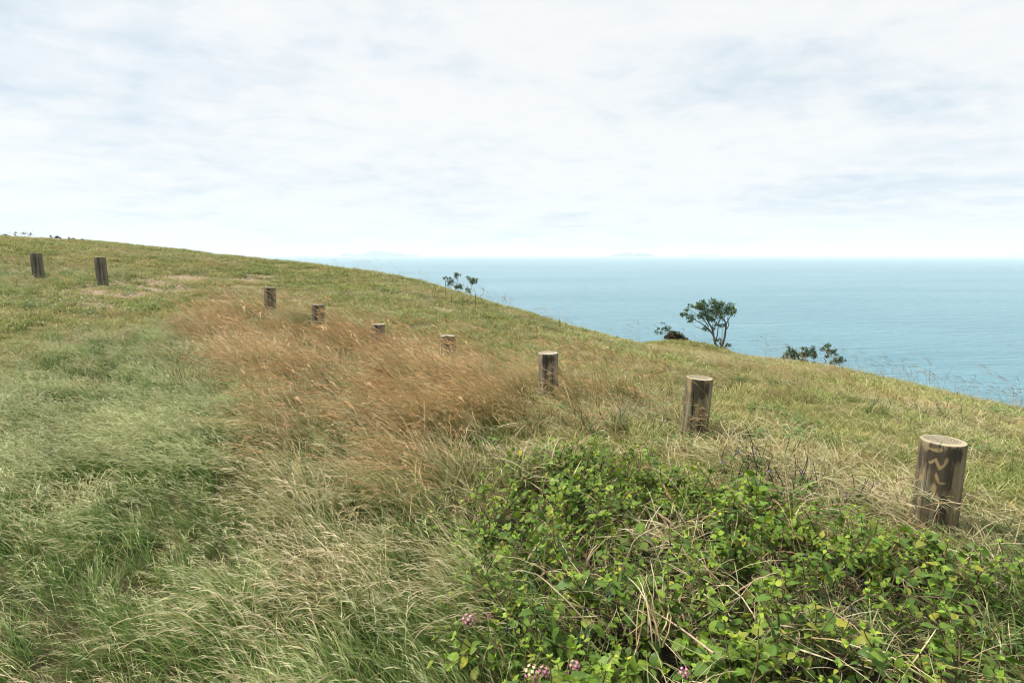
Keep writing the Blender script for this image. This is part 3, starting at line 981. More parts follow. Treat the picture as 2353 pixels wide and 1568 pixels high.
def endgrain_mat(name, light, dark):
    m, t, out = new_mat(name)
    tc_ = N(t, 'ShaderNodeTexCoord')
    p = tc_.outputs['Object']
    wob = noise(t, p, 9.0, 3, 0.5)
    vm = N(t, 'ShaderNodeVectorMath', operation='LENGTH')
    L(t, mapping(t, p, (1, 1.08, 0), (0.012, -0.01, 0)), vm.inputs[0])
    rad = math_node(t, 'ADD', vm.outputs['Value'], math_node(t, 'MULTIPLY', wob, 0.018))
    rings = math_node(t, 'SINE', math_node(t, 'MULTIPLY', rad, 400.0))
    rim = ramp(t, vm.outputs['Value'], [(0.085, 0.0), (0.112, 1.0)])
    gr = noise(t, p, 60.0, 4, 0.7)
    c = mix_rgb(t, ramp(t, math_node(t, 'ADD', math_node(t, 'MULTIPLY', rings, 0.30), gr), [(0.3, 0.0), (0.85, 1.0)]), dark, light)
    c = mix_rgb(t, ramp(t, noise(t, p, 13.0, 4, 0.6), [(0.48, 0.0), (0.66, 0.75)]), c, (0.13, 0.12, 0.08))
    sx = N(t, 'ShaderNodeSeparateXYZ')
    L(t, p, sx.inputs[0])
    ang_ = math_node(t, 'ARCTAN2', sx.outputs[1], sx.outputs[0])
    cmb = N(t, 'ShaderNodeCombineXYZ')
    L(t, math_node(t, 'MULTIPLY', ang_, 3.2), cmb.inputs[0])
    L(t, math_node(t, 'MULTIPLY', vm.outputs['Value'], 6.0), cmb.inputs[1])
    chk = ramp(t, noise(t, cmb.outputs[0], 2.4, 2, 0.4, 0.3), [(0.485, 0.0), (0.5, 1.0), (0.515, 0.0)])
    c = mix_rgb(t, math_node(t, 'MULTIPLY', chk, 0.75), c, (0.04, 0.032, 0.02))
    c = mix_rgb(t, math_node(t, 'MULTIPLY', rim, 0.6), c, tuple(min(1, q * 1.35) for q in light))
    b = N(t, 'ShaderNodeBsdfPrincipled')
    L(t, c, b.inputs['Base Color'])
    b.inputs['Roughness'].default_value = 0.9
    bp = N(t, 'ShaderNodeBump')
    bp.inputs['Strength'].default_value = 0.5
    bp.inputs['Distance'].default_value = 0.003
    L(t, math_node(t, 'ADD', math_node(t, 'MULTIPLY', rings, 0.3), gr), bp.inputs['Height'])
    L(t, bp.outputs[0], b.inputs['Normal'])
    L(t, b.outputs[0], out.inputs['Surface'])
    return m


W_WARM = wood_mat("weathered_pine", (0.31, 0.245, 0.15), (0.175, 0.135, 0.078), (0.052, 0.042, 0.027), 0.6)
W_GREY = wood_mat("grey_pine", (0.33, 0.29, 0.21), (0.19, 0.16, 0.11), (0.075, 0.062, 0.045), 0.4)
W_DARK = wood_mat("dark_pine", (0.24, 0.215, 0.165), (0.15, 0.13, 0.095), (0.065, 0.056, 0.042), 0.4)
E_PALE = endgrain_mat("pale_end_grain", (0.33, 0.285, 0.18), (0.12, 0.10, 0.06))
E_GREY = endgrain_mat("grey_end_grain", (0.40, 0.355, 0.265), (0.19, 0.16, 0.105))
E_DARK = endgrain_mat("dark_end_grain", (0.19, 0.175, 0.14), (0.09, 0.08, 0.06))


def seg_dist(u, v, pts):
    d = np.full(u.shape, 9.0)
    for (a, b) in zip(pts[:-1], pts[1:]):
        a, b = np.array(a), np.array(b)
        ab = b - a
        t_ = np.clip(((u - a[0]) * ab[0] + (v - a[1]) * ab[1]) / (ab @ ab), 0, 1)
        d = np.minimum(d, np.hypot(u - a[0] - t_ * ab[0], v - a[1] - t_ * ab[1]))
    return d


def post_meshes(Hh, Rr, seed, wood, endm, cracks, stainfn, rough=1.0):
    n, m = 132, 64
    g = np.random.default_rng(seed)
    ang = np.linspace(0, 2 * np.pi, n, endpoint=False)
    zz = np.concatenate([np.linspace(-0.28, Hh - 0.014, m), [Hh - 0.007, Hh - 0.002, Hh]])
    A, Z = np.meshgrid(ang, zz)
    ca, sa_ = np.cos(A) * 2, np.sin(A) * 2
    rad = Rr * (1 + rough * (0.030 * (fbm(ca + 9, sa_ + Z * 1.2 + 9, seed, 2) - 0.5) + 0.016 * (fbm(A * 9, Z * 1.5, seed + 3, 3) - 0.5)))
    rad *= 1 - 0.012 * Z / Hh
    rad[-2] *= 0.992
    rad[-1] *= 0.972
    rad[-3] *= 0.998
    # lateral drift of the front: u = metres to the right of the camera-facing side
    U = np.arctan2(np.sin(A + np.pi / 2), np.cos(A + np.pi / 2)) * Rr
    for (pts, wd, dep) in cracks:
        d = seg_dist(U, Z, pts)
        rad -= dep * np.clip(1 - d / wd, 0, 1)
    V = np.stack([rad * np.cos(A), rad * np.sin(A), Z], -1).reshape(-1, 3)
    i, j = np.meshgrid(np.arange(len(zz) - 1), np.arange(n), indexing='ij')
    Fq = np.stack([i * n + j, i * n + (j + 1) % n, (i + 1) * n + (j + 1) % n, (i + 1) * n + j], -1).reshape(-1, 4)
    shaft = new_mesh("shaft", V, Fq, wood)
    st = stainfn(U, Z) if stainfn else np.zeros(U.shape + (2,))
    for (pts, wd, dep) in cracks:
        d = seg_dist(U, Z, pts)
        st[..., 0] = np.maximum(st[..., 0], np.clip(1.25 - d / wd, 0, 1.1))
    set_color(shaft, "stain", np.stack([st[..., 0].ravel(), st[..., 1].ravel(), 0 * st[..., 0].ravel()], 1))
    # end grain: dished, cut slightly uneven
    kr = 12
    V, Fc = [], []
    top = rad[-1]
    for k in range(kr + 1):
        f = 1 - k / kr
        for q in range(n):
            rr_ = top[q] * f
            x_, y_ = rr_ * math.cos(ang[q]), rr_ * math.sin(ang[q])
            zz_ = Hh + 0.004 * (1 - f * f) + (0.004 * (float(vnoise(np.array([x_ * 45 + 50]), np.array([y_ * 45 + 50]), seed)[0]) - 0.5) if 0 < k else 0)
            V.append((x_, y_, zz_))
    V = np.array(V)
    V[kr * n:] = V[kr * n:].mean(0)
    for (pts, wd, dep) in cracks:            # the split runs on across the cut face
        u0 = pts[-1][0] / Rr
        if pts[-1][1] > Hh - 0.03:
            a0 = u0 - np.pi / 2
            dd = np.abs(V[:, 0] * -math.sin(a0) + V[:, 1] * math.cos(a0))
            along = V[:, 0] * math.cos(a0) + V[:, 1] * math.sin(a0)
            V[:, 2] -= np.where((along > Rr * 0.25), 0.006 * np.clip(1 - dd / 0.006, 0, 1), 0)
    i, j = np.meshgrid(np.arange(kr), np.arange(n), indexing='ij')
    Fq = np.stack([i * n + j, i * n + (j + 1) % n, (i + 1) * n + (j + 1) % n, (i + 1) * n + j], -1).reshape(-1, 4)
    end = new_mesh("end_grain", V, Fq, endm)
    return shaft, end


def blob(U, Z, cu, cz, ru, rz_):
    return np.clip(1.15 - np.sqrt(((U - cu) / ru) ** 2 + ((Z - cz) / rz_) ** 2), 0, 1)


def stain_near(U, Z):      # post nearest the camera: charred front with peeled zigzag marks
    H0 = post_h[0]
    s = np.zeros(U.shape + (2,))
    s[..., 0] = np.maximum.reduce([blob(U, Z, 0.015, H0 - 0.10, 0.075, 0.12), blob(U, Z, 0.03, H0 - 0.20, 0.055, 0.13),
                                   blob(U, Z, -0.055, H0 - 0.10, 0.06, 0.09), blob(U, Z, 0.075, H0 - 0.06, 0.06, 0.07),
                                   blob(U, Z, 0.005, H0 - 0.26, 0.03, 0.08), blob(U, Z, -0.125, H0 - 0.12, 0.03, 0.12),
                                   0.75 * blob(U, Z, 0.03, H0 - 0.40, 0.05, 0.14)])
    z1 = seg_dist(U, Z, [(-0.055, H0 - 0.125), (-0.028, H0 - 0.098), (0.000, H0 - 0.145), (0.018, H0 - 0.125), (0.026, H0 - 0.085)])
    z2 = seg_dist(U, Z, [(-0.018, H0 - 0.19), (0.0, H0 - 0.235), (0.03, H0 - 0.232)])
    z3 = seg_dist(U, Z, [(-0.085, H0 - 0.035), (-0.04, H0 - 0.040), (-0.005, H0 - 0.030)])
    s[..., 1] = np.maximum.reduce([np.clip(1.12 - z1 / 0.0125, 0, 0.9), np.clip(1.0 - z2 / 0.011, 0, 0.8), np.clip(1.1 - z3 / 0.015, 0, 0.85),
                                   0.8 * blob(U, Z, -0.105, H0 - 0.24, 0.022, 0.03), 0.7 * blob(U, Z, -0.02, H0 - 0.28, 0.03, 0.05)])
    hole = np.hypot(U + 0.018, Z - (H0 - 0.305))
    s[..., 0] = np.maximum(s[..., 0], np.clip(1.4 - hole / 0.008, 0, 1.3))
    return s


def stain_second(U, Z):    # burnt streak running down from the top
    H0 = post_h[1]
    s = np.zeros(U.shape + (2,))
    s[..., 0] = np.maximum.reduce([blob(U, Z, -0.035, H0 - 0.05, 0.04, 0.09), blob(U, Z, -0.03, H0 - 0.15, 0.05, 0.10),
                                   blob(U, Z, 0.01, H0 - 0.05, 0.05, 0.08), blob(U, Z, 0.03, H0 - 0.12, 0.05, 0.07), blob(U, Z, 0.07, H0 - 0.09, 0.05, 0.08) * 0.85,
                                   blob(U, Z, -0.035, H0 - 0.25, 0.02, 0.09)])
    s[..., 1] = np.maximum(0.95 * blob(U, Z, -0.095, H0 - 0.06, 0.025, 0.10), 0.8 * blob(U, Z, -0.08, H0 - 0.10, 0.02, 0.06))
    return s


def stain_third(U, Z):
    H0 = post_h[2]
    s = np.zeros(U.shape + (2,))
    s[..., 0] = np.maximum(0.85 * blob(U, Z, -0.03, H0 - 0.08, 0.07, 0.09), 0.8 * blob(U, Z, 0.04, H0 - 0.06, 0.06, 0.06))
    s[..., 1] = 0.45 * blob(U, Z, 0.0, H0 - 0.38, 0.15, 0.16)
    return s


def stain_top(U, Z):
    s = np.zeros(U.shape + (2,))
    s[..., 0] = 0.30 * blob(U, Z, 0.02, 0.45, 0.14, 0.25)
    return s


POST_LABELS = [
    "stout timber post with pale ringed top and charred front marked by a light zigzag",
    "leaning timber post with a black burnt streak running down from its top edge",
    "upright grey timber post with a pale flat top among tall bending stems, beside rust grass",
    "timber post sunk in rust grass, next behind the grey post with pale top",
    "low timber post of which only the top shows above rust brown grass",
    "short brown timber post at far edge of the rust grass, foot veiled by stems",
    "dark timber post standing at the path edge where rust grass meets bare turf",
    "dark grey timber post beside the bare reddish soil on the far side of the path",
    "dark grey timber post outermost on the left, in front of rusty grass on the hill",
]
post_h, post_t = [], []
for (b, tp, Y, D) in POSTS:
    foot = at(b[0], b[1], Y)
    foot.z = gz(foot.x, foot.y)
    top = at(tp[0], tp[1], Y)
    post_t.append((foot, top))
    post_h.append((top - foot).length)
for k, (b, tp, Y, D) in enumerate(POSTS):
    foot, top = post_t[k]
    H0 = post_h[k]
    Rr = D / 2
    wood = [W_WARM, W_WARM, W_GREY, W_GREY, W_GREY, W_DARK, W_DARK, W_DARK, W_DARK][k]
    endm = [E_PALE, E_PALE, E_GREY, E_GREY, E_GREY, E_DARK, E_DARK, E_DARK, E_DARK][k]
    cracks = {0: [([(-0.075, 0.02), (-0.072, H0 * 0.5), (-0.066, H0 * 0.9), (-0.062, H0)], 0.0036, 0.016),
                  ([(0.012, H0 * 0.25), (0.008, H0 * 0.05), (0.01, 0.0)], 0.003, 0.006), ([(-0.012, H0 - 0.045), (-0.012, H0)], 0.003, 0.008)],
              1: [([(-0.035, H0 * 0.30), (-0.034, H0 * 0.66), (-0.04, H0 * 0.8)], 0.005, 0.012), ([(0.07, 0.0), (0.065, H0 * 0.4)], 0.003, 0.006)],
              2: [([(-0.07, H0 * 0.5), (-0.06, H0)], 0.004, 0.01), ([(0.05, 0.0), (0.055, H0 * 0.8)], 0.003, 0.006)]}.get(k, [([(0.03, 0.1), (0.035, H0 * 0.8)], 0.004, 0.008)])
    fn = [stain_near, stain_second, stain_third][k] if k < 3 else stain_top
    sm, em = post_meshes(H0, Rr, 20 + k, wood, endm, cracks, fn)
    root = thing("timber_post", foot, POST_LABELS[k], "post", "timber posts in a curving row")
    axis = (top - foot).normalized()
    q = Vector((0, 0, 1)).rotation_difference(axis)
    root.rotation_mode = 'QUATERNION'
    root.rotation_quaternion = q @ Quaternion((0, 0, 1), -math.atan2(foot.x, foot.y))
    link("shaft", sm, root)
    link("end_grain", em, root)
# pale dead tendril clinging to the burnt post is added with the vines below

# ------------------------------------------------------------------ bark, tubes, trees on the brow
def simple_mat(name, cols, scale, rough=0.85, trans=0.0, spec=0.2, obj=False, bump=0.0, island=False):
    m, t, out = new_mat(name)
    if obj:
        p = N(t, 'ShaderNodeTexCoord').outputs['Object']
    else:
        p = N(t, 'ShaderNodeNewGeometry').outputs['Position']
    f = noise(t, p, scale, 5, 0.65)
    if island:
        f = N(t, 'ShaderNodeNewGeometry').outputs['Random Per Island']
        k = len(cols)
        c = ramp(t, f, [(i / k, q) for i, q in enumerate(cols)])
    else:
        k = len(cols)
        c = ramp(t, f, [(0.32 + 0.36 * i / max(1, k - 1), q) for i, q in enumerate(cols)])
    b = N(t, 'ShaderNodeBsdfPrincipled')
    L(t, c, b.inputs['Base Color'])
    b.inputs['Roughness'].default_value = rough
    b.inputs['Specular IOR Level'].default_value = spec
    if bump:
        bp = N(t, 'ShaderNodeBump')
        bp.inputs['Strength'].default_value = 0.6
        bp.inputs['Distance'].default_value = bump
        L(t, f, bp.inputs['Height'])
        L(t, bp.outputs[0], b.inputs['Normal'])
    if trans:
        tr = N(t, 'ShaderNodeBsdfTranslucent')
        L(t, c, tr.inputs['Color'])
        mx = N(t, 'ShaderNodeMixShader')
        mx.inputs[0].default_value = trans
        L(t, b.outputs[0], mx.inputs[1])
        L(t, tr.outputs[0], mx.inputs[2])
        L(t, mx.outputs[0], out.inputs['Surface'])
    else:
        L(t, b.outputs[0], out.inputs['Surface'])
    return m


def smooth_path(pts, sub=4):
    pts = np.asarray(pts, float)
    if len(pts) < 3:
        s = np.linspace(0, 1, sub * (len(pts) - 1) + 1)[:, None]
        return pts[0] * (1 - s) + pts[-1] * s
    P = np.concatenate([[2 * pts[0] - pts[1]], pts, [2 * pts[-1] - pts[-2]]])
    out_ = []
    for i in range(1, len(P) - 2):
        for k in range(sub):
            s = k / sub
            out_.append(0.5 * ((2 * P[i]) + (-P[i - 1] + P[i + 1]) * s + (2 * P[i - 1] - 5 * P[i] + 4 * P[i + 1] - P[i + 2]) * s * s
                               + (-P[i - 1] + 3 * P[i] - 3 * P[i + 1] + P[i + 2]) * s ** 3))
    out_.append(P[-2])
    return np.array(out_)


def tube(pts, r0, r1, sides=6, sub=4, power=1.0):
    P = smooth_path(pts, sub)
    n = len(P)
    T = np.gradient(P, axis=0)
    T /= np.linalg.norm(T, axis=1, keepdims=True) + 1e-12
    ref = np.array([0.31, 0.9, 0.17])
    A = np.cross(T, ref)
    A /= np.linalg.norm(A, axis=1, keepdims=True) + 1e-12
    B = np.cross(T, A)
    rad = r0 + (r1 - r0) * np.linspace(0, 1, n) ** power
    a = np.linspace(0, 2 * np.pi, sides, endpoint=False)
    V = P[:, None, :] + rad[:, None, None] * (np.cos(a)[None, :, None] * A[:, None, :] + np.sin(a)[None, :, None] * B[:, None, :])
    i, j = np.meshgrid(np.arange(n - 1), np.arange(sides), indexing='ij')
    Fq = np.stack([i * sides + j, i * sides + (j + 1) % sides, (i + 1) * sides + (j + 1) % sides, (i + 1) * sides + j], -1).reshape(-1, 4)
    return V.reshape(-1, 3), Fq


def join(lst):
    v, f, o = [], [], 0
    for V, Fq in lst:
        v.append(V)
        f.append(Fq + o)
        o += len(V)
    return np.concatenate(v), np.concatenate(f)


def leaf_cloud(blobs, size, per_area, g, aspect=0.42, flat=0.75, down=0.0):
    """many leaf-sized quads gathered in sprays inside each clump; blobs = (centre xyz, radius)"""
    VV, FF, o = [], [], 0
    for (c, r) in blobs:
        n = max(24, int(17 * per_area * (r / size) ** 2))
        ns = max(5, n // 6)
        q = g.normal(0, 1, (ns, 3))
        q /= np.linalg.norm(q, axis=1, keepdims=True)
        cen = np.array(c) + q * (r * g.uniform(0.15, 1.0, (ns, 1)) ** 0.6) * np.array([1, 0.9, flat])
        k = g.integers(0, ns, n)
        p = cen[k] + g.normal(0, r * 0.24, (n, 3))
        d = (cen[k] - np.array(c)) / (r + 1e-9) + g.normal(0, 0.7, (n, 3)) + np.array([0, 0, 0.25 - down])
        d /= np.linalg.norm(d, axis=1, keepdims=True)
        s_ = np.cross(d, g.normal(0, 1, (n, 3)))
        s_ /= np.linalg.norm(s_, axis=1, keepdims=True) + 1e-9
        ln = (size * g.uniform(0.6, 1.35, n))[:, None]
        w = ln * aspect * 0.5
        V = np.stack([p, p + d * ln * 0.45 + s_ * w, p + d * ln, p + d * ln * 0.45 - s_ * w], 1).reshape(-1, 3)
        VV.append(V)
        FF.append(np.arange(n * 4).reshape(-1, 4) + o)
        o += n * 4
    return np.concatenate(VV), np.concatenate(FF)


M_BARK = simple_mat("grey_bark", [(0.045, 0.036, 0.030), (0.12, 0.10, 0.085), (0.21, 0.18, 0.155)], 6.0, bump=0.01)
M_DEADWOOD = simple_mat("dead_wood", [(0.10, 0.085, 0.07), (0.22, 0.19, 0.155)], 20.0)
M_TLEAF = simple_mat("tree_leaf", [(0.042, 0.090, 0.026), (0.080, 0.145, 0.042), (0.14, 0.20, 0.058), (0.060, 0.112, 0.042)], 1, 0.5, 0.35, 0.4, island=True)
M_TLEAF2 = simple_mat("brow_shrub_leaf", [(0.048, 0.092, 0.034), (0.080, 0.14, 0.052), (0.125, 0.18, 0.07), (0.06, 0.11, 0.052)], 1, 0.5, 0.35, 0.4, island=True)
M_DARKBUSH = simple_mat("dark_bush_leaf", [(0.014, 0.026, 0.010), (0.026, 0.044, 0.014), (0.040, 0.058, 0.020)], 1, 0.6, 0.15, 0.3, island=True)


class Frame:
    """lays a plant out in its own upright plane at a distance Y: drawing units -> local metres, with depth added"""
    def __init__(self, ox, oy, k, Y, base):
        self.ox, self.oy, self.k, self.Y = ox, oy, k, Y
        b = self.px(*base)
        self.b = at(b[0], b[1], Y)
        self.root = Vector((self.b.x, self.b.y, min(self.b.z, gz(self.b.x, self.b.y))))

    def px(self, zx, zy):
        return self.ox + zx * self.k, self.oy + zy * self.k

    def pt(self, zx, zy, dy=0.0):
        p = at(*self.px(zx, zy), self.Y)
        q = p - self.root
        return np.array([q.x, q.y + dy, q.z])

    def m(self, r):
        return r * self.k / F * self.Y


def plant(name, fr, label, cat, limbs, clumps, wood, leaf, lsize, dens, seed, trunk_name="trunk", group=None, sink=True, depth=0.8, flat=0.75):
    g = np.random.default_rng(seed)
    root = thing(name, fr.root, label, cat, group)
    tubes = []
    for k, (pts, r0, r1) in enumerate(limbs):
        dy = g.uniform(-1, 1) * depth * fr.m(120)
        path = [fr.pt(a, b, dy * (i / max(1, len(pts) - 1))) for i, (a, b) in enumerate(pts)]
        if k == 0 and sink:
            path = [np.array([path[0][0], path[0][1], min(path[0][2], 0.0) - 0.15])] + path
        tubes.append(tube(path, fr.m(r0), fr.m(r1), 7 if r0 > 12 else 5, 4))
    if tubes:
        link(trunk_name, new_mesh(trunk_name, *join(tubes), wood), root)
    if clumps:
        bl = [(fr.pt(a, b, g.uniform(-1, 1) * depth * fr.m(110)), fr.m(r)) for (a, b, r) in clumps]
        link("crown", new_mesh("crown", *leaf_cloud(bl, lsize, dens, g, flat=flat), leaf, smooth=False), root)
    return root


fr = Frame(1493.5, 665.3, 0.1039, 33.0, (1500, 1385))
T_LIMBS = [
    ([(1500, 1385), (1450, 1210), (1435, 1100), (1400, 980), (1290, 860)], 42, 17), ([(1290, 860), (1150, 760), (1010, 680), (930, 650)], 14, 4),
    ([(1400, 985), (1370, 850), (1290, 720), (1240, 560), (1200, 400), (1190, 270)], 24, 4), ([(1300, 870), (1150, 870), (1000, 810), (920, 775)], 9, 2),
    ([(1290, 820), (1200, 680), (1050, 560), (880, 440)], 13, 3), ([(1090, 590), (960, 560), (860, 565), (730, 545)], 8, 2),
    ([(1180, 700), (1060, 690), (960, 700)], 8, 3), ([(1245, 580), (1120, 440), (1060, 340)], 9, 3),
    ([(1505, 1350), (1590, 1230), (1650, 1080), (1680, 900), (1690, 740), (1600, 610), (1540, 450), (1450, 330), (1400, 240)], 30, 4),
    ([(1690, 750), (1760, 590), (1880, 475)], 13, 3), ([(1685, 880), (1740, 770), (1715, 660), (1750, 480), (1770, 350)], 12, 3),
    ([(1640, 660), (1650, 540), (1670, 430)], 8, 3), ([(1560, 500), (1600, 400), (1610, 330)], 7, 2),
    ([(1450, 1110), (1480, 1000), (1490, 850), (1500, 700), (1420, 560), (1380, 400)], 15, 4), ([(1375, 860), (1385, 720), (1350, 600)], 11, 3),
    ([(1590, 1080), (1580, 900), (1620, 790)], 6, 2), ([(1495, 800), (1550, 640), (1560, 480)], 8, 3), ([(1450, 650), (1480, 540), (1440, 430)], 7, 2),
    ([(1590, 1240), (1680, 1250), (1700, 1230)], 6, 2), ([(1545, 1290), (1630, 1330), (1690, 1440)], 6, 2)]
T_CL = [(930, 650, 75), (900, 690, 40), (880, 560, 45), (760, 550, 62), (730, 540, 30), (830, 440, 50), (900, 370, 55), (1050, 320, 75), (1180, 285, 55),
        (1100, 400, 85), (1220, 400, 85), (1020, 410, 50), (1180, 560, 100), (1280, 600, 80), (1100, 600, 50), (1370, 650, 75), (1400, 270, 72), (1500, 350, 95),
        (1600, 330, 65), (1430, 430, 85), (1560, 470, 85), (1670, 430, 75), (1770, 365, 75), (1780, 480, 75), (1880, 470, 42), (1500, 600, 65),
        (1450, 530, 75), (1320, 490, 65), (1260, 320, 40), (1450, 780, 48), (1610, 780, 40), (1530, 1120, 45), (1545, 1180, 35), (1700, 1230, 45),
        (1640, 1320, 60), (1390, 870, 35), (1210, 870, 55), (1550, 800, 40), (1420, 1130, 30), (1700, 550, 60), (1840, 430, 40)]
plant("windswept_tree", fr, "windswept dark green tree with forked bare trunks standing on the brow against the sea", "tree", T_LIMBS, T_CL, M_BARK, M_TLEAF,
      0.12, 3.2, 31, depth=0.9)

fr = Frame(1493.5, 665.3, 0.1039, 33.0, (600, 1160))
plant("low_bush", fr, "low dense blackish green bush hugging the mown knoll left of the windswept tree", "bush", [([(500, 1160), (480, 1060)], 10, 5)],
      [(360, 1050, 50), (420, 1020, 65), (480, 980, 72), (560, 1000, 82), (640, 1040, 80), (720, 1080, 65), (800, 1120, 50), (560, 1090, 80), (450, 1090, 70), (870, 1150, 35), (660, 1120, 60)],
      M_BARK, M_DARKBUSH, 0.09, 6.0, 32, trunk_name="stem")
plant("sapling", Frame(1493.5, 665.3, 0.1039, 32.5, (400, 1100)), "thin bent sapling with sparse leaves rising over the low blackish bush", "sapling",
      [([(400, 1100), (425, 960), (430, 880), (380, 800), (280, 740)], 7, 2), ([(390, 1010), (300, 950), (180, 900)], 6, 2), ([(420, 940), (370, 960), (340, 870)], 4, 2)],
      [(380, 850, 62), (340, 880, 45), (280, 860, 40), (180, 870, 38), (150, 930, 50), (240, 950, 38), (270, 740, 32), (420, 900, 30)], M_BARK, M_TLEAF2, 0.10, 2.2, 33, trunk_name="trunk")

FL = (991.2, 611.0, 0.0693)
plant("sapling", Frame(*FL, 25.0, (800, 880)), "leafy sapling with a round dark tuft on top, left of the pair on the brow", "sapling",
      [([(800, 880), (815, 740), (825, 600), (885, 470), (890, 350), (920, 280)], 11, 4), ([(825, 600), (740, 500), (640, 430), (500, 410)], 9, 3),
       ([(875, 490), (830, 400), (800, 330)], 7, 3), ([(800, 740), (720, 650), (620, 560)], 7, 3), ([(625, 880), (600, 700), (590, 540)], 7, 3),
       ([(830, 760), (900, 700), (960, 740)], 7, 3)],
      [(800, 310, 70), (780, 390, 45), (820, 270, 40), (910, 290, 45), (500, 410, 52), (420, 415, 25), (610, 395, 35), (680, 450, 42), (600, 540, 80), (540, 640, 45),
       (880, 690, 85), (970, 740, 60), (650, 530, 50), (920, 640, 50), (700, 640, 40), (800, 700, 50)], M_BARK, M_TLEAF2, 0.075, 3.2, 34)
plant("sapling", Frame(*FL, 24.5, (1280, 920)), "small sapling with an open rounded crown, right of the pair on the brow", "sapling",
      [([(1280, 920), (1310, 780), (1320, 660), (1380, 600), (1430, 480)], 11, 4), ([(1320, 670), (1300, 560), (1250, 440)], 7, 3), ([(1375, 605), (1460, 550), (1500, 440)], 6, 2)],
      [(1240, 430, 55), (1160, 370, 32), (1350, 440, 70), (1430, 440, 52), (1500, 430, 42), (1340, 570, 58), (1460, 540, 48), (1200, 780, 68), (1220, 870, 50), (1290, 500, 45), (1390, 510, 50)],
      M_BARK, M_TLEAF2, 0.075, 3.2, 35)
plant("bare_shrub", Frame(*FL, 24.0, (1600, 1035)), "leafless crooked grey shrub beside the pair of saplings", "shrub",
      [([(1600, 1035), (1700, 930), (1715, 830), (1740, 735), (1690, 712)], 11, 4), ([(1735, 760), (1650, 755), (1590, 720), (1540, 610)], 7, 2),
       ([(1725, 800), (1760, 770)], 4, 2), ([(1690, 715), (1650, 690), (1640, 640)], 4, 2)], [], M_DEADWOOD, M_TLEAF2, 0.1, 1, 36, trunk_name="branches")
plant("bare_shrub", Frame(*FL, 24.2, (1330, 860)), "thin bare twigs standing between the two leafy saplings", "shrub",
      [([(1330, 860), (1430, 760), (1530, 645)], 5, 2), ([(1130, 860), (1115, 735), (1060, 640), (1050, 500)], 7, 3), ([(1070, 650), (1040, 620)], 3, 2)],
      [], M_DEADWOOD, M_TLEAF2, 0.1, 1, 37, trunk_name="branches")

FR_ = (1778.7, 773.9, 0.0779)
plant("brow_shrub", Frame(*FR_, 26.0, (520, 690)), "broad low green shrub at the left end of the bushes below the windswept tree", "shrub",
      [([(520, 690), (540, 600), (500, 480), (480, 380)], 9, 3), ([(530, 600), (650, 540), (720, 500)], 7, 3), ([(520, 640), (400, 590), (300, 590)], 7, 3)],
      [(500, 370, 55), (420, 420, 35), (560, 420, 68), (450, 520, 90), (600, 520, 90), (720, 500, 62), (300, 590, 60), (350, 520, 55), (270, 630, 30), (410, 290, 22), (540, 580, 70), (680, 580, 40)],
      M_BARK, M_TLEAF2, 0.085, 3.6, 41)
plant("brow_shrub", Frame(*FR_, 26.5, (900, 715)), "upright green shrub with a pale stem, middle of the bushes on the brow", "shrub",
      [([(905, 715), (890, 620), (890, 500), (910, 370)], 8, 3), ([(890, 600), (980, 560), (1010, 480)], 6, 2)],
      [(900, 370, 60), (860, 480, 72), (950, 450, 80), (1020, 500, 70), (870, 580, 70), (980, 570, 72), (920, 330, 35)], M_BARK, M_TLEAF2, 0.085, 3.6, 42)
plant("brow_shrub", Frame(*FR_, 26.2, (1170, 690)), "narrow pointed green shrub leaning at the right end of the three close bushes", "shrub",
      [([(1170, 690), (1165, 560), (1150, 430), (1110, 260)], 8, 3)],
      [(1110, 270, 34), (1130, 330, 45), (1150, 400, 62), (1160, 470, 72), (1140, 540, 72), (1190, 600, 55), (1200, 520, 40)], M_BARK, M_TLEAF2, 0.085, 3.8, 43)
plant("sapling", Frame(*FR_, 25.0, (1450, 815)), "crooked sapling with a zigzag bare stem and leaning crown on the brow", "sapling",
      [([(1450, 815), (1515, 762), (1490, 690), (1440, 595), (1475, 520), (1500, 430), (1550, 260)], 12, 4), ([(1475, 535), (1600, 545), (1660, 470), (1780, 440)], 7, 3),
       ([(1440, 605), (1390, 600)], 5, 3), ([(1490, 450), (1410, 390)], 5, 2)],
      [(1555, 220, 52), (1600, 300, 68), (1480, 275, 38), (1570, 380, 50), (1400, 370, 52), (1450, 360, 35), (1650, 450, 75), (1700, 440, 60), (1790, 430, 62), (1560, 590, 45), (1640, 560, 50), (1770, 500, 40)],
      M_BARK, M_TLEAF2, 0.08, 3.4, 44)
plant("brow_shrub", Frame(*FR_, 24.0, (2010, 895)), "low shrub with drooping leaf tufts, outermost on the right of the brow bushes", "shrub",
      [([(2010, 895), (2030, 800), (1960, 720), (1850, 660)], 8, 3), ([(2000, 760), (1960, 640)], 5, 2), ([(1990, 800), (1840, 820), (1740, 750)], 6, 2)],
      [(1830, 650, 55), (1960, 615, 55), (1880, 730, 78), (1720, 745, 55), (1970, 720, 68), (2060, 680, 38), (1760, 835, 35), (1680, 770, 30)], M_BARK, M_TLEAF2, 0.08, 3.4, 45)
plant("dry_mound_shrub", Frame(*FR_, 25.5, (900, 740)), "low brownish dry shrub mound at the feet of the three close bushes", "shrub", [],
      [(430, 650, 35), (560, 640, 45), (700, 660, 50), (820, 690, 50), (950, 720, 45), (1080, 760, 35), (1250, 780, 35), (1350, 800, 25)], M_BARK,
      simple_mat("dry_shrub_leaf", [(0.06, 0.05, 0.025), (0.11, 0.085, 0.045), (0.085, 0.09, 0.035)], 1, 0.8, 0.1, island=True), 0.07, 5.0, 46)
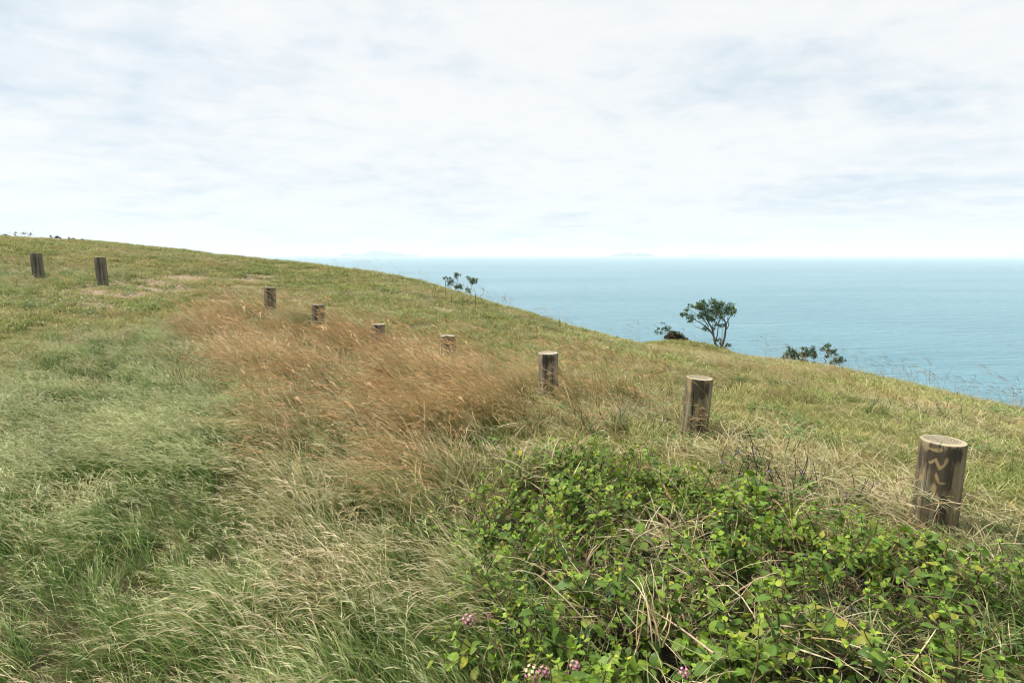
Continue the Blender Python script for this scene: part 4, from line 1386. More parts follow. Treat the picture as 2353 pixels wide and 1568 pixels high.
plant("bare_shrub", Frame(*FR_, 25.2, (1215, 745)), "small forked dead twig between the close bushes and the crooked sapling", "shrub",
      [([(1215, 745), (1240, 700), (1320, 620)], 6, 2), ([(1235, 710), (1290, 700), (1360, 705)], 5, 2)], [], M_DEADWOOD, M_TLEAF2, 0.1, 1, 47, trunk_name="branches")

FS = (0.0, 509.0, 0.2598)
plant("skyline_bush", Frame(*FS, 24.0, (580, 150)), "long flat dark bush lying along the left skyline", "bush", [],
      [(440, 136, 6), (480, 135, 7), (530, 141, 8), (570, 145, 8), (610, 150, 8), (650, 155, 7), (690, 159, 6)], M_BARK, M_DARKBUSH, 0.07, 3.0, 51)
plant("skyline_shrub", Frame(*FS, 23.5, (30, 140)), "wispy dark shrub at the left frame edge on the skyline", "shrub",
      [([(40, 150), (20, 115), (-20, 100)], 1.6, 0.6), ([(30, 135), (60, 112)], 1.2, 0.5)], [(35, 126, 8), (10, 131, 9), (60, 124, 7), (-30, 122, 12)], M_BARK, M_TLEAF, 0.06, 1.0, 52)
plant("skyline_shrub", Frame(*FS, 23.5, (160, 135)), "thin wind bent shrub with bare arching twigs on the left skyline", "shrub",
      [([(165, 140), (160, 110), (130, 96)], 1.4, 0.5), ([(185, 140), (190, 105), (230, 100)], 1.3, 0.5), ([(110, 140), (105, 112)], 1.2, 0.5)],
      [(150, 102, 6), (200, 104, 6), (110, 120, 6)], M_BARK, M_TLEAF, 0.05, 0.6, 53)
plant("skyline_shrub", Frame(*FS, 23.6, (265, 130)), "grey twiggy tuft beside the wind bent shrub on the left skyline", "shrub",
      [([(262, 135), (258, 100), (250, 78)], 1.4, 0.5), ([(266, 135), (280, 95), (285, 72)], 1.3, 0.5), ([(262, 120), (240, 95)], 1.0, 0.5), ([(268, 120), (305, 112)], 1.0, 0.5)],
      [(258, 108, 8), (275, 104, 7), (245, 115, 7)], M_DEADWOOD, M_TLEAF2, 0.04, 0.5, 54)

# spiky rosette on the brow
fr = Frame(0, 0, 1.0, 18.5, (1287, 752))
root = thing("spiky_plant", fr.root, "spiky bright green rosette of sword leaves on the brow in front of the sea", "plant")
M_SWORD = simple_mat("sword_leaf", [(0.09, 0.15, 0.03), (0.15, 0.21, 0.05), (0.24, 0.25, 0.09)], 1, 0.5, 0.25, 0.4, island=True)
for k in range(22):
    a, e = rng.uniform(0, 2 * np.pi), rng.uniform(0.25, 1.35)
    ln = rng.uniform(0.26, 0.48)
    pts = [np.array([0, 0, 0.02])]
    for q in range(1, 6):
        s = q / 5
        ee = e - 0.9 * s * s * (1.45 - e)
        pts.append(np.array([math.cos(a) * math.cos(ee), math.sin(a) * math.cos(ee), math.sin(ee)]) * ln * s + np.array([0, 0, 0.02]))
    P = np.array(pts)[None]
    sd_ = np.array([[-math.sin(a), math.cos(a), 0.1]])
    V, Fq = ribbons(P, sd_, np.array([0.028]), np.array([0.8, 1.0, 0.9, 0.7, 0.4, 0.05]))
    link("leaf", new_mesh("leaf", V, Fq, M_SWORD), root)

# charred flower stalks on the slope
M_CHAR = simple_mat("charred_stalk", [(0.012, 0.011, 0.010), (0.035, 0.03, 0.025)], 30)
M_DRYSTEM = simple_mat("dry_stem", [(0.10, 0.09, 0.05), (0.22, 0.19, 0.11)], 30)
STK = [(68, 600, 900, 22.5), (130, 720, 950, 22), (475, 470, 1060, 21.5), (908, 770, 970, 21), (672, 975, 1200, 18), (1035, 1050, 1230, 18), (1082, 965, 1210, 18),
       (1203, 1075, 1225, 18), (1448, 920, 1400, 19), (1655, 1095, 1260, 20), (2345, 1110, 1240, 19.5), (2212, 1385, 1475, 16.5), (1030, 1235, 1340, 16.5), (2390, 900, 1130, 19.5)]
ORD = ["leftmost", "second from the left", "third from the left", "fourth from the left", "fifth from the left", "sixth from the left", "seventh from the left",
       "eighth from the left", "ninth from the left", "tenth from the left", "eleventh from the left", "twelfth from the left", "thirteenth from the left", "rightmost"]
STK_LABEL = [None] * len(STK)
for n_, q in enumerate(sorted(range(len(STK)), key=lambda i: STK[i][0])):
    STK_LABEL[q] = f"thin charred stalk on the slope below the saplings, {ORD[n_]} of fourteen"
for k, (zx, z0, z1, Y) in enumerate(STK):
    px, p0, p1 = FL[0] + zx * FL[2], FL[1] + z0 * FL[2], FL[1] + z1 * FL[2]
    b_ = ground_at(px, p1)
    Yg = b_.y
    top = at(px + (0.4 if k % 2 else -0.3), p0, Yg)
    h = max(0.10, top.z - b_.z)
    root = thing("charred_stalk", b_, "thin charred upright stalk with a dark spike head on the grassy slope below the saplings", "stalk", "charred stalks on the slope")
    root["label"] = STK_LABEL[k]
    lean = np.array([rng.normal(0, 0.03), rng.normal(0, 0.03), 0]) * h
    p = [np.array([0, 0, -0.05]), np.array([0, 0, h * 0.5]) + lean * 0.4, np.array([0, 0, h * 0.68]) + lean * 0.7]
    link("stem", new_mesh("stem", *tube(p, 0.006, 0.005, 5), M_DRYSTEM if k % 2 else M_CHAR), root)
    p = [p[-1] - np.array([0, 0, 0.01]), p[-1] + (np.array([0, 0, h * 0.16]) + lean * 0.2), np.array([0, 0, h]) + lean]
    V, Fq = tube(p, 0.012, 0.006, 6)
    link("spike", new_mesh("spike", V, Fq, M_CHAR), root)

# ------------------------------------------------------------------ lantana thicket in the foreground
def leaf_material():
    m, t, out = new_mat("thicket_leaf")
    a = N(t, 'ShaderNodeAttribute', attribute_name='leafuv')
    s = N(t, 'ShaderNodeSeparateColor')
    L(t, a.outputs['Color'], s.inputs[0])
    info = N(t, 'ShaderNodeObjectInfo')
    rnd = math_node(t, 'FRACT', math_node(t, 'ADD', s.outputs[2], info.outputs['Random']))
    age = a.outputs['Alpha']
    old = ramp(t, rnd, [(0.0, (0.042, 0.098, 0.012)), (0.3, (0.072, 0.145, 0.016)), (0.6, (0.13, 0.205, 0.024)), (0.85, (0.052, 0.118, 0.018)), (0.985, (0.22, 0.23, 0.03))])
    young = ramp(t, rnd, [(0.0, (0.15, 0.28, 0.030)), (0.5, (0.24, 0.37, 0.036)), (0.9, (0.34, 0.43, 0.040)), (0.97, (0.50, 0.45, 0.05))])
    c = mix_rgb(t, age, old, young)
    # veins: pale midrib, herring-bone side veins, paler rim
    across = math_node(t, 'ABSOLUTE', math_node(t, 'SUBTRACT', math_node(t, 'MULTIPLY', s.outputs[1], 2.0), 1.0))
    mid = ramp(t, across, [(0.0, 1.0), (0.07, 0.0)])
    side = math_node(t, 'SINE', math_node(t, 'MULTIPLY', math_node(t, 'SUBTRACT', s.outputs[0], math_node(t, 'MULTIPLY', across, 0.22)), 48.0))
    sidev = ramp(t, side, [(0.72, 0.0), (0.95, 0.55)])
    c = mix_rgb(t, math_node(t, 'MAXIMUM', mid, sidev), c, mix_rgb(t, 0.5, c, (0.20, 0.28, 0.08)))
    c = mix_rgb(t, ramp(t, across, [(0.86, 0.0), (1.0, 0.35)]), c, (0.24, 0.28, 0.06))
    p = N(t, 'ShaderNodeNewGeometry').outputs['Position']
    c = mix_rgb(t, ramp(t, noise(t, p, 45, 3, 0.6), [(0.62, 0.0), (0.72, 0.5)]), c, (0.12, 0.085, 0.03))
    b = N(t, 'ShaderNodeBsdfPrincipled')
    L(t, c, b.inputs['Base Color'])
    b.inputs['Roughness'].default_value = 0.48
    b.inputs['Specular IOR Level'].default_value = 0.30
    bp = N(t, 'ShaderNodeBump')
    bp.inputs['Strength'].default_value = 0.55
    bp.inputs['Distance'].default_value = 0.0025
    L(t, math_node(t, 'SUBTRACT', 1.0, math_node(t, 'MAXIMUM', mid, sidev)), bp.inputs['Height'])
    L(t, bp.outputs[0], b.inputs['Normal'])
    tr = N(t, 'ShaderNodeBsdfTranslucent')
    L(t, mix_rgb(t, 1.0, c, (1.25, 1.35, 0.6), 'MULTIPLY'), tr.inputs['Color'])
    mx = N(t, 'ShaderNodeMixShader')
    mx.inputs[0].default_value = 0.28
    L(t, b.outputs[0], mx.inputs[1])
    L(t, tr.outputs[0], mx.inputs[2])
    L(t, mx.outputs[0], out.inputs['Surface'])
    return m


M_LEAF = leaf_material()
M_VINE = simple_mat("thicket_stem", [(0.055, 0.045, 0.022), (0.12, 0.085, 0.045), (0.10, 0.11, 0.04)], 14)
M_TWIG = simple_mat("dry_twig", [(0.16, 0.115, 0.07), (0.30, 0.23, 0.15), (0.40, 0.33, 0.24)], 40)
ST = np.array([0.0, 0.10, 0.20, 0.32, 0.45, 0.58, 0.70, 0.82, 0.92, 1.0])
WD = np.array([0.03, 0.20, 0.285, 0.325, 0.315, 0.275, 0.215, 0.14, 0.06, 0.0])


def leaf_shape(curl, cup, wave, wide=1.0, seed=0):
    """ovate toothed leaf of unit length along +X, normal +Z; 9 stations, midrib fold, wavy rim"""
    g = np.random.default_rng(seed)
    V, uv = [], []
    for k, (s, w) in enumerate(zip(ST, WD)):
        w = w * wide * (1.06 if k % 2 else 0.94)
        zc = -curl * s * s
        for side in (-1, -0.55, 0, 0.55, 1):
            z = zc + cup * abs(side) * w + (wave * math.sin(k * 2.1 + side * 1.3 + seed) * abs(side)) - (0.10 * w * side * side)
            V.append((s * (1 - 0.15 * curl * s) - 0.02 * abs(side), side * w, z))
            uv.append((s, side * 0.5 + 0.5))
    Fq = []
    for k in range(len(ST) - 1):
        for q in range(4):
            a = k * 5 + q
            Fq.append((a, a + 5, a + 6, a + 1))
    return np.array(V), np.array(Fq), np.array(uv)


SHAPES = [leaf_shape(c, u, w, wd, i) for i, (c, u, w, wd) in enumerate(
    [(0.10, 0.25, 0.012, 1.0), (0.28, 0.15, 0.02, 1.05), (0.45, 0.30, 0.018, 0.92), (0.05, 0.40, 0.015, 0.95), (0.35, 0.05, 0.025, 1.12), (0.20, 0.35, 0.03, 1.0)])]
AGES = [0.0, 0.25, 0.55, 1.0]
LEAF_MESH = {}
for si, (V, Fq, uv) in enumerate(SHAPES):
    for ai, ag in enumerate(AGES):
        me = new_mesh("leaf", V, Fq, M_LEAF)
        set_color(me, "leafuv", np.concatenate([uv, np.full((len(V), 1), 0.37), np.full((len(V), 1), ag)], 1))
        LEAF_MESH[si, ai] = me


def leaf_matrix(p, d, up, size):
    d = d / (np.linalg.norm(d) + 1e-9)
    y = np.cross(up, d)
    y /= np.linalg.norm(y) + 1e-9
    z = np.cross(d, y)
    M = np.eye(4)
    M[:3, 0], M[:3, 1], M[:3, 2], M[:3, 3] = d * size, y * size, z * size, p
    return M


def grow(g, n_stem, reach, hgt, leaf_len, dens=1.0):
    """stems and leaf transforms of one shrub around the origin"""
    stems, leaves, tips = [], [], []

    def run(p0, direction, length, r, level):
        n = 7
        d = direction / np.linalg.norm(direction)
        pts = [p0]
        for k in range(n):
            grav = np.array([0, 0, -0.16 * (k / n)])
            d = d + g.normal(0, 0.14, 3) + grav + np.array([-0.02, 0, 0.03])
            d /= np.linalg.norm(d)
            q = pts[-1] + d * length / n
            q[2] = max(q[2], 0.03)
            pts.append(q)
        pts = np.array(pts)
        stems.append((pts, r, r * 0.45))
        P = smooth_path(pts, 4)
        m = len(P)
        start = 0.40 if level == 0 else 0.15
        step = 0.036 / dens
        npair = max(2, int(length * (1 - start) / step))
        ph = g.uniform(0, np.pi)
        for k in range(npair):
            s = start + (1 - start) * (k + 0.5) / npair
            i = min(m - 2, int(s * (m - 1)))
            T = P[i + 1] - P[i]
            T /= np.linalg.norm(T) + 1e-9
            A = np.cross(T, [0.2, 0.1, 1.0])
            A /= np.linalg.norm(A) + 1e-9
            B = np.cross(T, A)
            th = ph + (k % 2) * np.pi / 2 + g.normal(0, 0.3)
            for sg in (1, -1):
                if g.uniform() < 0.14:
                    continue
                o = (math.cos(th) * A + math.sin(th) * B) * sg
                dd = o * 0.9 + T * 0.45 + np.array([0, 0, -0.10]) + g.normal(0, 0.16, 3)
                up = np.array([0, 0, 1.0]) + T * 0.5 + g.normal(0, 0.28, 3)
                young = s > 0.86
                sz = leaf_len * g.uniform(0.50, 1.30) * (0.55 if young else 1.0)
                leaves.append((leaf_matrix(P[i] + o * 0.006, dd, up, sz), (2 if g.uniform() < 0.6 else 3) if young else (0 if g.uniform() < 0.56 else 1 if g.uniform() < 0.75 else 2), sz))
        T = P[-1] - P[-2]
        T /= np.linalg.norm(T) + 1e-9
        tips.append(P[-1])
        for k in range(4):
            th = ph + k * np.pi / 2
            A = np.cross(T, [0.2, 0.1, 1.0])
            A /= np.linalg.norm(A) + 1e-9
            B = np.cross(T, A)
            o = math.cos(th) * A + math.sin(th) * B
            sz = leaf_len * g.uniform(0.28, 0.5)
            leaves.append((leaf_matrix(P[-1], o * 0.7 + T * 0.7 + g.normal(0, 0.1, 3), T + np.array([0, 0, 0.8]), sz), 3 if g.uniform() < 0.65 else 2, sz))
        if level == 0:
            for _ in range(g.integers(2, 4)):
                s = g.uniform(0.35, 0.8)
                i = min(m - 2, int(s * (m - 1)))
                T = P[i + 1] - P[i]
                T /= np.linalg.norm(T) + 1e-9
                run(P[i].copy(), T * 0.5 + g.normal(0, 0.55, 3) + np.array([0, 0, 0.45]), length * g.uniform(0.3, 0.55), r * 0.6, 1)

    for k in range(n_stem):
        a = 2 * np.pi * (k + g.uniform(-0.3, 0.3)) / n_stem
        e = g.uniform(0.35, 1.25)
        dr = np.array([math.cos(a) * math.cos(e), math.sin(a) * math.cos(e), math.sin(e) * hgt / 0.45 + 0.1])
        run(np.array([g.normal(0, 0.05), g.normal(0, 0.05), 0.0]), dr, reach * g.uniform(0.75, 1.15), 0.0055, 0)
    return stems, leaves, tips


GAPS = [(tuple(ground_at(2200, 1430))[:2], 0.22), (tuple(ground_at(1985, 1340))[:2], 0.18), (tuple(ground_at(2010, 1510))[:2], 0.18), (tuple(ground_at(1850, 1400))[:2], 0.16),
        (tuple(ground_at(1680, 1300))[:2], 0.18), (tuple(ground_at(1330, 1480))[:2], 0.16), (tuple(ground_at(1150, 1180))[:2], 0.2), (tuple(ground_at(2090, 1400))[:2], 0.2), (tuple(ground_at(1700, 1480))[:2], 0.15),
        (tuple(ground_at(1470, 1350))[:2], 0.26), (tuple(ground_at(1235, 1235))[:2], 0.28), (tuple(ground_at(1440, 1400))[:2], 0.20), (tuple(ground_at(1900, 1440))[:2], 0.16)]
cx, cy = [], []
g0 = np.random.default_rng(5)
tries = 0
while tries < 6000:
    tries += 1
    x, y = g0.uniform(-0.6, 4.2), g0.uniform(1.0, 6.2)
    if not in_poly(np.array([x]), np.array([y]), POLY_SHRUB)[0]:
        continue
    if any(math.hypot(x - a, y - b) < r for ((a, b), r) in GAPS):
        continue
    if math.hypot(x, y) < 1.15 or any(math.hypot(x - at(*p[0], p[2]).x, y - at(*p[0], p[2]).y) < 0.42 for p in POSTS):
        continue
    if all(math.hypot(x - a, y - b) > 0.305 for a, b in zip(cx, cy)):
        cx.append(x)
        cy.append(y)
order = np.argsort(cy)
cx, cy = np.array(cx)[order], np.array(cy)[order]

shrubs = []
for k, (x, y) in enumerate(zip(cx, cy)):
    g = np.random.default_rng(900 + k)
    edge = float(poly_field(np.array([x]), np.array([y]), POLY_SHRUB, 0.9)[0])
    hgt = (0.17 + 0.15 * edge) * (1.0 if y < 2.6 else 0.85) * g.uniform(0.85, 1.1)
    z = gz(x, y)
    root = thing("lantana_shrub", (x, y, z - 0.01), "leafy green shrub of the thicket", "shrub", "shrubs of the leafy thicket below the posts")
    stems, leaves, tips = grow(g, int(g.integers(10, 14)), 0.33 + 0.09 * edge, hgt, g.uniform(0.040, 0.064), 0.85)
    link("stems", new_mesh("stems", *join([tube(p, a, b, 4, 2) for p, a, b in stems]), M_VINE), root)
    cpos = np.array([-x, -y, CAM_Z - z])
    sc = np.array([sz / np.linalg.norm(M[:3, 3] - cpos) * (0.5 + min(1.2, M[2, 3] / hgt)) * (0.35 + max(0, (M[:3, 2] / sz) @ (cpos - M[:3, 3]) / np.linalg.norm(cpos - M[:3, 3]))) for M, ag, sz in leaves])
    rank = np.argsort(-sc)
    n_own = 90 if y < 3.0 else 50
    own = set(rank[:n_own].tolist())
    rest_v, rest_f, rest_c, o = [], [], [], 0
    for q, (M, ag, sz) in enumerate(leaves):
        si = int(g.integers(0, len(SHAPES)))
        if q in own:
            ob = bpy.data.objects.new("leaf", LEAF_MESH[si, ag])
            COL.objects.link(ob)
            ob.parent = root
            ob.matrix_local = Matrix(M.tolist())
        else:
            V, Fq, uv = SHAPES[si]
            rest_v.append(V @ M[:3, :3].T + M[:3, 3])
            rest_f.append(Fq + o)
            rest_c.append(np.concatenate([uv, np.full((len(V), 1), g.uniform()), np.full((len(V), 1), AGES[ag])], 1))
            o += len(V)
    me = new_mesh("foliage", np.concatenate(rest_v), np.concatenate(rest_f), M_LEAF)
    set_color(me, "leafuv", np.concatenate(rest_c))
    link("foliage", me, root, kind="stuff")
    shrubs.append((root, x, y, z, hgt, tips))
print("SHRUBS", len(shrubs), "own leaves", sum(1 for o in COL.objects if o.name.startswith("leaf")))

# flower heads and berries of the thicket
def petal_mat(name, c0, c1):
    return simple_mat(name, [c0, c1], 300, 0.55, 0.2, 0.3)


M_PINK = petal_mat("pink_petal", (0.62, 0.12, 0.42), (0.80, 0.32, 0.62))
M_CREAM = petal_mat("cream_petal", (0.85, 0.62, 0.50), (0.90, 0.78, 0.55))
M_EYE = petal_mat("yellow_throat", (0.85, 0.55, 0.06), (0.90, 0.68, 0.12))
M_MAG = petal_mat("magenta_bud", (0.42, 0.04, 0.28), (0.55, 0.09, 0.36))
M_BERRY = simple_mat("dark_berry", [(0.006, 0.007, 0.012), (0.014, 0.014, 0.024)], 60, 0.3, 0, 0.5)
M_GREENSTEM = simple_mat("green_stalk", [(0.10, 0.14, 0.035), (0.16, 0.19, 0.05)], 60)


def floret_mesh(petal, eye=True):
    V, Fc, mi = [(0, 0, 0)], [], []
    for k in range(12):
        a = 2 * np.pi * k / 12
        r = 1.0 if k % 3 == 1 else (0.86 if k % 3 == 2 else 0.62)
        V.append((r * math.cos(a), r * math.sin(a), 0.10 - 0.16 * (k % 3 != 0)))
    for k in range(12):
        Fc.append((0, 1 + k, 1 + (k + 1) % 12))
        mi.append(0)
    if eye:
        o = len(V)
        V.append((0, 0, 0.22))
        for k in range(6):
            a = 2 * np.pi * k / 6
            V.append((0.36 * math.cos(a), 0.36 * math.sin(a), 0.12))
        for k in range(6):
            Fc.append((o, o + 1 + k, o + 1 + (k + 1) % 6))
            mi.append(1)
    me = new_mesh("floret", V, Fc, petal)
    me.materials.append(M_EYE)
    me.polygons.foreach_set("material_index", mi)
    return me


FLORET = [floret_mesh(M_PINK), floret_mesh(M_PINK), floret_mesh(M_CREAM), floret_mesh(M_MAG, False)]


def ball(c, r, n=6):
    V, Fc = [], []
    for i in range(n + 1):
        th = np.pi * i / n
        for j in range(8):
            ph = 2 * np.pi * j / 8
            V.append((c[0] + r * math.sin(th) * math.cos(ph), c[1] + r * math.sin(th) * math.sin(ph), c[2] + r * math.cos(th)))
    for i in range(n):
        for j in range(8):
            Fc.append((i * 8 + j, i * 8 + (j + 1) % 8, (i + 1) * 8 + (j + 1) % 8, (i + 1) * 8 + j))
    return np.array(V), np.array(Fc)


def canopy_at(px, py, h):
    """point at height h above the ground seen at photograph position px, py"""
    best = None
    for Y in np.linspace(0.8, 7, 500):
        p = at(px, py, Y)
        if p.z - gz(p.x, p.y) <= h:
            return p
    return p


FLOWERS = [(1076, 1424, 0.30, 16, 0.026, 'pink'), (1122, 1414, 0.30, 6, 0.013, 'bud'), (1221, 1543, 0.33, 18, 0.025, 'cream'), (1250, 1541, 0.33, 11, 0.018, 'pink'),
           (1232, 1562, 0.30, 7, 0.016, 'bud'), (1320, 1528, 0.33, 12, 0.018, 'pink'), (1312, 1552, 0.30, 6, 0.014, 'bud'), (1571, 1544, 0.30, 12, 0.018, 'pink')]
flower_owner = {}
for k, (px, py, h, nf, rad, kind) in enumerate(FLOWERS):
    p = canopy_at(px, py, h)
    root, x, y, z, hh, tips = min(shrubs, key=lambda s: math.hypot(s[1] - p.x, s[2] - p.y))
    flower_owner.setdefault(root.name, []).append(kind)
    lp = np.array([p.x - x, p.y - y, p.z - z + 0.01])
    tip = min(tips, key=lambda q: np.linalg.norm(q - lp))
    st_ = [tip, (tip + lp) / 2 + np.array([0, 0, 0.02]), lp]
    a = tube(st_, 0.0018, 0.0014, 5, 3)
    b = ball(lp, rad * 0.45)
    head = link("flower_head", new_mesh("flower_head", *join([a, b]), M_GREENSTEM), root)
    if kind == 'bud':
        head["label"] = "small closed magenta bud cluster"
    for q in range(nf):
        ph, ct = q * 2.39996, 1 - 1.35 * (q + 0.5) / nf
        stn = math.sqrt(max(0, 1 - ct * ct))
        d = np.array([stn * math.cos(ph), stn * math.sin(ph) - 0.25, ct])
        d /= np.linalg.norm(d)
        ob = bpy.data.objects.new("floret", FLORET[3] if kind == 'bud' else FLORET[2] if (kind == 'cream' and q < nf * 0.55) else FLORET[q % 2])
        COL.objects.link(ob)
        ob.parent = head
        M = leaf_matrix(lp + d * rad, np.cross(d, rng.normal(0, 1, 3)), d, 0.0062 if kind != 'bud' else 0.0048)
        ob.matrix_local = Matrix(M.tolist())
BERRIES = [(1590, 1310), (1165, 1440), (1655, 1392), (1985, 1330), (1470, 1285), (1345, 1395), (1400, 1360), (1230, 1285), (1960, 1395), (1850, 1270)]
for px, py in BERRIES:
    p = canopy_at(px, py, 0.34)
    root, x, y, z, hh, tips = min(shrubs, key=lambda s: math.hypot(s[1] - p.x, s[2] - p.y))
    lp = np.array([p.x - x, p.y - y, p.z - z])
    bl = [ball(lp + rng.normal(0, 0.0075, 3), rng.uniform(0.0032, 0.005), 5) for _ in range(11)]
    bl.append(tube([min(tips, key=lambda q: np.linalg.norm(q - lp)), lp], 0.0015, 0.0012, 5, 3))
    link("berry_cluster", new_mesh("berry_cluster", *join(bl), M_BERRY), root)

# labels that single the shrubs out, by what they stand next to
LAND = [("the nearest zigzag marked post", at(2145, 1200, 3.4)), ("the burnt streaked post", at(1594, 990, 5.1)), ("the bare patch of dry litter", ground_at(1470, 1350)),
        ("the tan combed grass", ground_at(1060, 1250)), ("the rust brown grass", ground_at(1150, 1040)), ("the lush grass in the near right corner", ground_at(2330, 1450)),
        ("the bottom frame edge", at(1500, 1568, 1.7))]
used = {}
WORDS = ["closest to", "second closest to", "third closest to", "fourth closest to", "fifth closest to", "sixth closest to", "seventh closest to", "eighth closest to", "ninth closest to"] + [q + " closest to" for q in "tenth eleventh twelfth thirteenth fourteenth fifteenth sixteenth seventeenth eighteenth nineteenth twentieth".split()]
for (root, x, y, z, hh, tips) in shrubs:
    nm, w = min(LAND, key=lambda q: math.hypot(q[1].x - x, q[1].y - y))
    used.setdefault(nm, []).append((math.hypot(w.x - x, w.y - y), root))
for nm, lst in used.items():
    for k, (d, root) in enumerate(sorted(lst, key=lambda q: q[0])):
        kinds = flower_owner.get(root.name, [])
        what = "leafy shrub"
        if 'cream' in kinds:
            what = "leafy shrub with cream and pink flower heads"
        elif kinds:
            what = "leafy shrub with pink flower heads"
        root["label"] = f"{what}, {WORDS[min(k, len(WORDS) - 1)]} {nm}"

# dry twigs lying through the thicket
TWIGS = [("pale forked dead twig arching over the bare litter in the thicket", [(1512, 1208), (1458, 1240), (1440, 1288), (1412, 1300)], [0.40, 0.36, 0.24, 0.16], 0.0042),
         ("straight brown dead twig poking up beside the dark litter patch", [(1462, 1378), (1485, 1330), (1512, 1278)], [0.10, 0.25, 0.40], 0.0036),
         ("thin brown dead twig slanting through leaves below the burnt post", [(1660, 1420), (1700, 1370), (1735, 1330), (1765, 1325)], [0.2, 0.3, 0.38, 0.4], 0.0034),
         ("long brown branch slanting among large leaves at the bottom edge", [(1640, 1500), (1560, 1440), (1480, 1390)], [0.34, 0.30, 0.24], 0.0048),
         ("grey dead twig lying in the straw left of the nearest post", [(1930, 1230), (1975, 1195), (2020, 1180)], [0.10, 0.14, 0.12], 0.004),
         ("crooked pale twig standing in the leafy shrubs below the nearest post", [(2060, 1420), (2085, 1370), (2075, 1330), (2110, 1300)], [0.15, 0.3, 0.36, 0.42], 0.003)]
for lb, pts, hs, r in TWIGS:
    W = [canopy_at(px, py, h) for (px, py), h in zip(pts, hs)]
    b_ = Vector(W[0])
    loc = [np.array(w - b_) for w in W]
    tb = [tube(loc, r, r * 0.5, 6, 5)]
    for k in range(1, len(loc)):
        d = rng.normal(0, 0.05, 3) + np.array([0, 0, 0.03])
        tb.append(tube([loc[k], loc[k] + d * 0.6, loc[k] + d + rng.normal(0, 0.012, 3)], r * 0.5, r * 0.25, 5, 3))
    tw = link("dead_twig", new_mesh("dead_twig", *join(tb), M_TWIG))
    tw.location = b_
    tag(tw, lb, "twig")

# ------------------------------------------------------------------ dark spiked weeds with violet flowers
M_SPIKE = simple_mat("dark_spike", [(0.012, 0.011, 0.012), (0.03, 0.026, 0.026), (0.05, 0.05, 0.03)], 40, 0.7)
M_WLEAF = simple_mat("weed_leaf", [(0.05, 0.11, 0.025), (0.085, 0.155, 0.035), (0.13, 0.19, 0.05)], 1, 0.5, 0.25, 0.35, island=True)
M_VIOLET = simple_mat("violet_petal", [(0.22, 0.18, 0.62), (0.42, 0.36, 0.80)], 200, 0.5, 0.2)
weed_src = []
for v in range(6):
    g = np.random.default_rng(1500 + v)
    parts = []
    stem, lv, o = [], [], 0
    n = int(g.integers(3, 7))
    spikes = []
    for k in range(n):
        a = g.uniform(0, 2 * np.pi)
        h = g.uniform(0.06, 0.15)
        d = np.array([math.cos(a), math.sin(a), 0]) * g.uniform(0.03, 0.10)
        t0 = np.array([0, 0, -0.02])
        t1 = d * 0.7 + np.array([0, 0, h * 0.6])
        t2 = d + np.array([0, 0, h])
        stem.append(tube([t0, t1, t2], 0.0022, 0.0016, 5, 3))
        bend = np.array([g.normal(0, 0.03), g.normal(0, 0.03), 0])
        ln = g.uniform(0.06, 0.14)
        sp = [t2, t2 + d * 0.35 + bend * 0.4 + np.array([0, 0, ln * 0.55]), t2 + d * 0.4 + bend + np.array([0, 0, ln])]
        spikes.append((sp, tube(sp, 0.0027, 0.0014, 6, 5)))
        for q in range(7):
            s = g.uniform(0.15, 1.0)
            pp_ = t0 * (1 - s) + t2 * s
            V, Fq, uv = SHAPES[int(g.integers(0, 6))]
            b = g.uniform(0, 2 * np.pi)
            M = leaf_matrix(pp_, np.array([math.cos(b), math.sin(b), g.uniform(-0.1, 0.6)]), np.array([0, 0, 1.0]) + g.normal(0, 0.2, 3), g.uniform(0.025, 0.045))
            lv.append((V @ M[:3, :3].T + M[:3, 3], Fq))
    src = {"stem": new_mesh("stem", *join(stem), M_GREENSTEM), "leaves": new_mesh("leaves", *join(lv), M_WLEAF), "spikes": [], "flowers": []}
    for k, (sp, tb) in enumerate(spikes):
        src["spikes"].append(new_mesh("spike", *tb, M_SPIKE))
        if k < 1:
            c = sp[1] + g.normal(0, 0.003, 3)
            fl = []
            for q in range(5):
                d = g.normal(0, 1, 3)
                d /= np.linalg.norm(d)
                u_ = np.cross(d, [0.3, 0.5, 0.8])
                u_ /= np.linalg.norm(u_)
                w_ = np.cross(d, u_)
                r = 0.0045
                cc = c + d * 0.006
                fl.append((np.array([cc + r * u_, cc + r * w_, cc - r * u_, cc - r * w_]), np.array([[0, 1, 2, 3]])))
            src["flowers"].append(new_mesh("flower", *join(fl), M_VIOLET))
    weed_src.append(src)

WEEDS = {
    "dark spiked weed between burnt post and zigzag marked post":
        [(1740, 1075), (1705, 1090), (1790, 1075), (1655, 1085), (1735, 1140), (1850, 1130), (1900, 1185), (1960, 1165), (1815, 1150), (1765, 1110), (1690, 1130), (1880, 1150)],
    "dark spiked weed on the slope behind the burnt post":
        [(1830, 905), (1870, 912), (1910, 920), (1950, 915), (1990, 948), (2030, 955), (2075, 950), (2120, 962), (2165, 955), (2210, 965), (1790, 900), (2050, 935), (2005, 925)],
    "dark spiked weed in patch beyond the grey pale topped post":
        [(1160, 765), (1190, 775), (1215, 770), (1240, 785), (1265, 790), (1290, 785), (1310, 800), (1340, 805), (1130, 750), (1285, 810), (1230, 765), (1360, 800)],
    "dark spiked weed in leaves below the grey pale topped post":
        [(1215, 985), (1330, 990), (1400, 985), (1440, 990), (1500, 1000), (1365, 1000)],
}
k = 0
ORDW = ['leftmost', 'second', 'third', 'fourth', 'fifth', 'sixth', 'seventh', 'eighth', 'ninth', 'tenth', 'eleventh', 'twelfth', 'thirteenth']
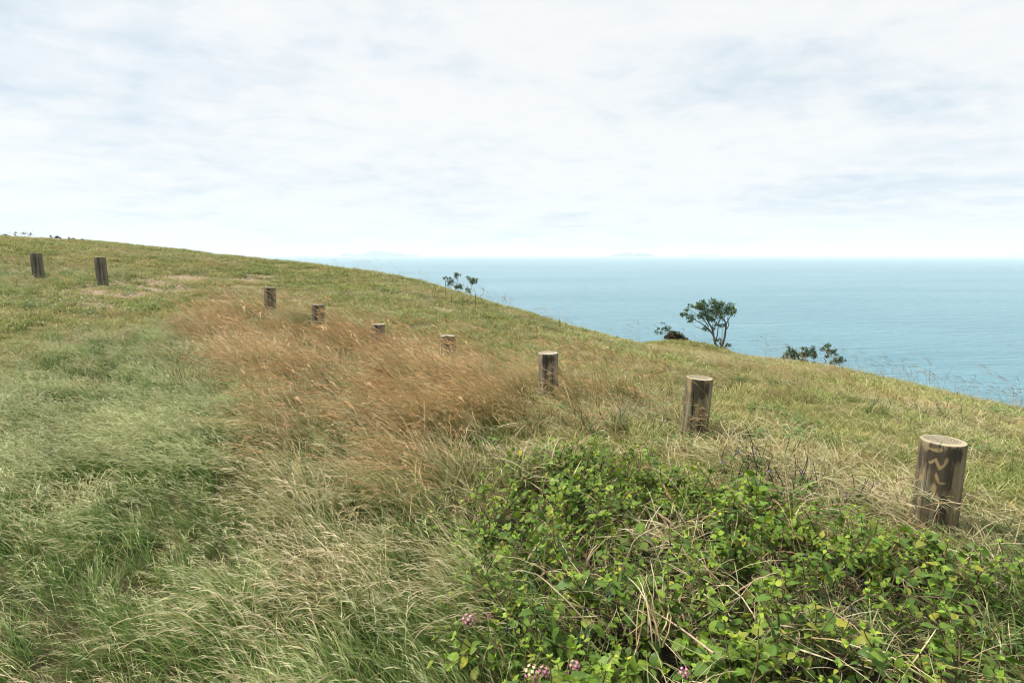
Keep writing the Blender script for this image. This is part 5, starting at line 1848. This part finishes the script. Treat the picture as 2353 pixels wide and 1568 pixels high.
for lb, pts in WEEDS.items():
    for n_, (px, py) in enumerate(sorted(pts)):
        p = ground_at(px, py)
        src = weed_src[k % len(weed_src)]
        k += 1
        root = thing("spiked_weed", p, f"{lb}, {ORDW[n_]}" + (" from the left" if n_ else " one"), "weed", "dark spiked flowering weeds")
        root.rotation_euler = (0, 0, rng.uniform(0, 6.28))
        s = rng.uniform(0.85, 1.25) * (1.0 if p.y < 6 else 0.85)
        root.scale = (s, s, s)
        link("stem", src["stem"], root)
        link("leaves", src["leaves"], root, kind="stuff")
        for q in src["spikes"]:
            link("spike", q, root)
        for q in src["flowers"]:
            link("flower", q, root)

# small broad-leaved ground weeds making darker and fresher green spots in the turf
wv = []
for v in range(6):
    g = np.random.default_rng(1700 + v)
    lv = []
    for q in range(16):
        V, Fq, uv = SHAPES[int(g.integers(0, 6))]
        b, rr_ = g.uniform(0, 6.28), 0.10 * math.sqrt(g.uniform())
        p_ = np.array([rr_ * math.cos(b), rr_ * math.sin(b), g.uniform(0.02, 0.10)])
        b2 = b + g.normal(0, 0.8)
        M = leaf_matrix(p_, np.array([math.cos(b2), math.sin(b2), g.uniform(-0.2, 0.5)]), np.array([0, 0, 1.0]) + g.normal(0, 0.25, 3), g.uniform(0.03, 0.06))
        lv.append((V @ M[:3, :3].T + M[:3, 3], Fq))
    wv.append(bpy.data.objects.new("ground_weed", new_mesh("ground_weed", *join(lv), M_WLEAF)))
x, y = candidates(-12, 13, 2.0, 20, 14)
p = clump(x, y, 0.75, 71, 0.50, 0.64) * (1 - dirt_field(x, y)) * (1 - np.maximum.reduce([poly_field(x, y, q, 0.3) for q in (POLY_FINE, POLY_BROWN, POLY_SHRUB)]))
p = np.maximum(p, 0.6 * poly_field(x, y, POLY_MIXED, 0.4) * clump(x, y, 1.2, 72, 0.45, 0.6))
x1, y1 = keep(x, y, p)
place("ground_weeds", x1, y1, wv, 0.6, 1.2, full=True)

# pale stones and crumbs of soil on the worn ground
x, y = candidates(-14, 2, 6, 20, 60)
x1, y1 = keep(x, y, np.clip(dirt_field(x, y) * 1.2 - 0.15, 0, 1) + 0.012)
pv = []
for v in range(4):
    g = np.random.default_rng(v)
    V, Fq = ball((0, 0, 0), 0.022, 4)
    V = V * np.array([1.3, 1.0, 0.6]) * (1 + g.uniform(-0.22, 0.22, (len(V), 1)))
    pv.append(bpy.data.objects.new("pebble", new_mesh("pebble", V, Fq, simple_mat("pale_stone", [(0.24, 0.17, 0.13), (0.38, 0.31, 0.26), (0.52, 0.48, 0.43)], 9))))
place("gravel", x1, y1, pv, 0.4, 1.5, full=True)
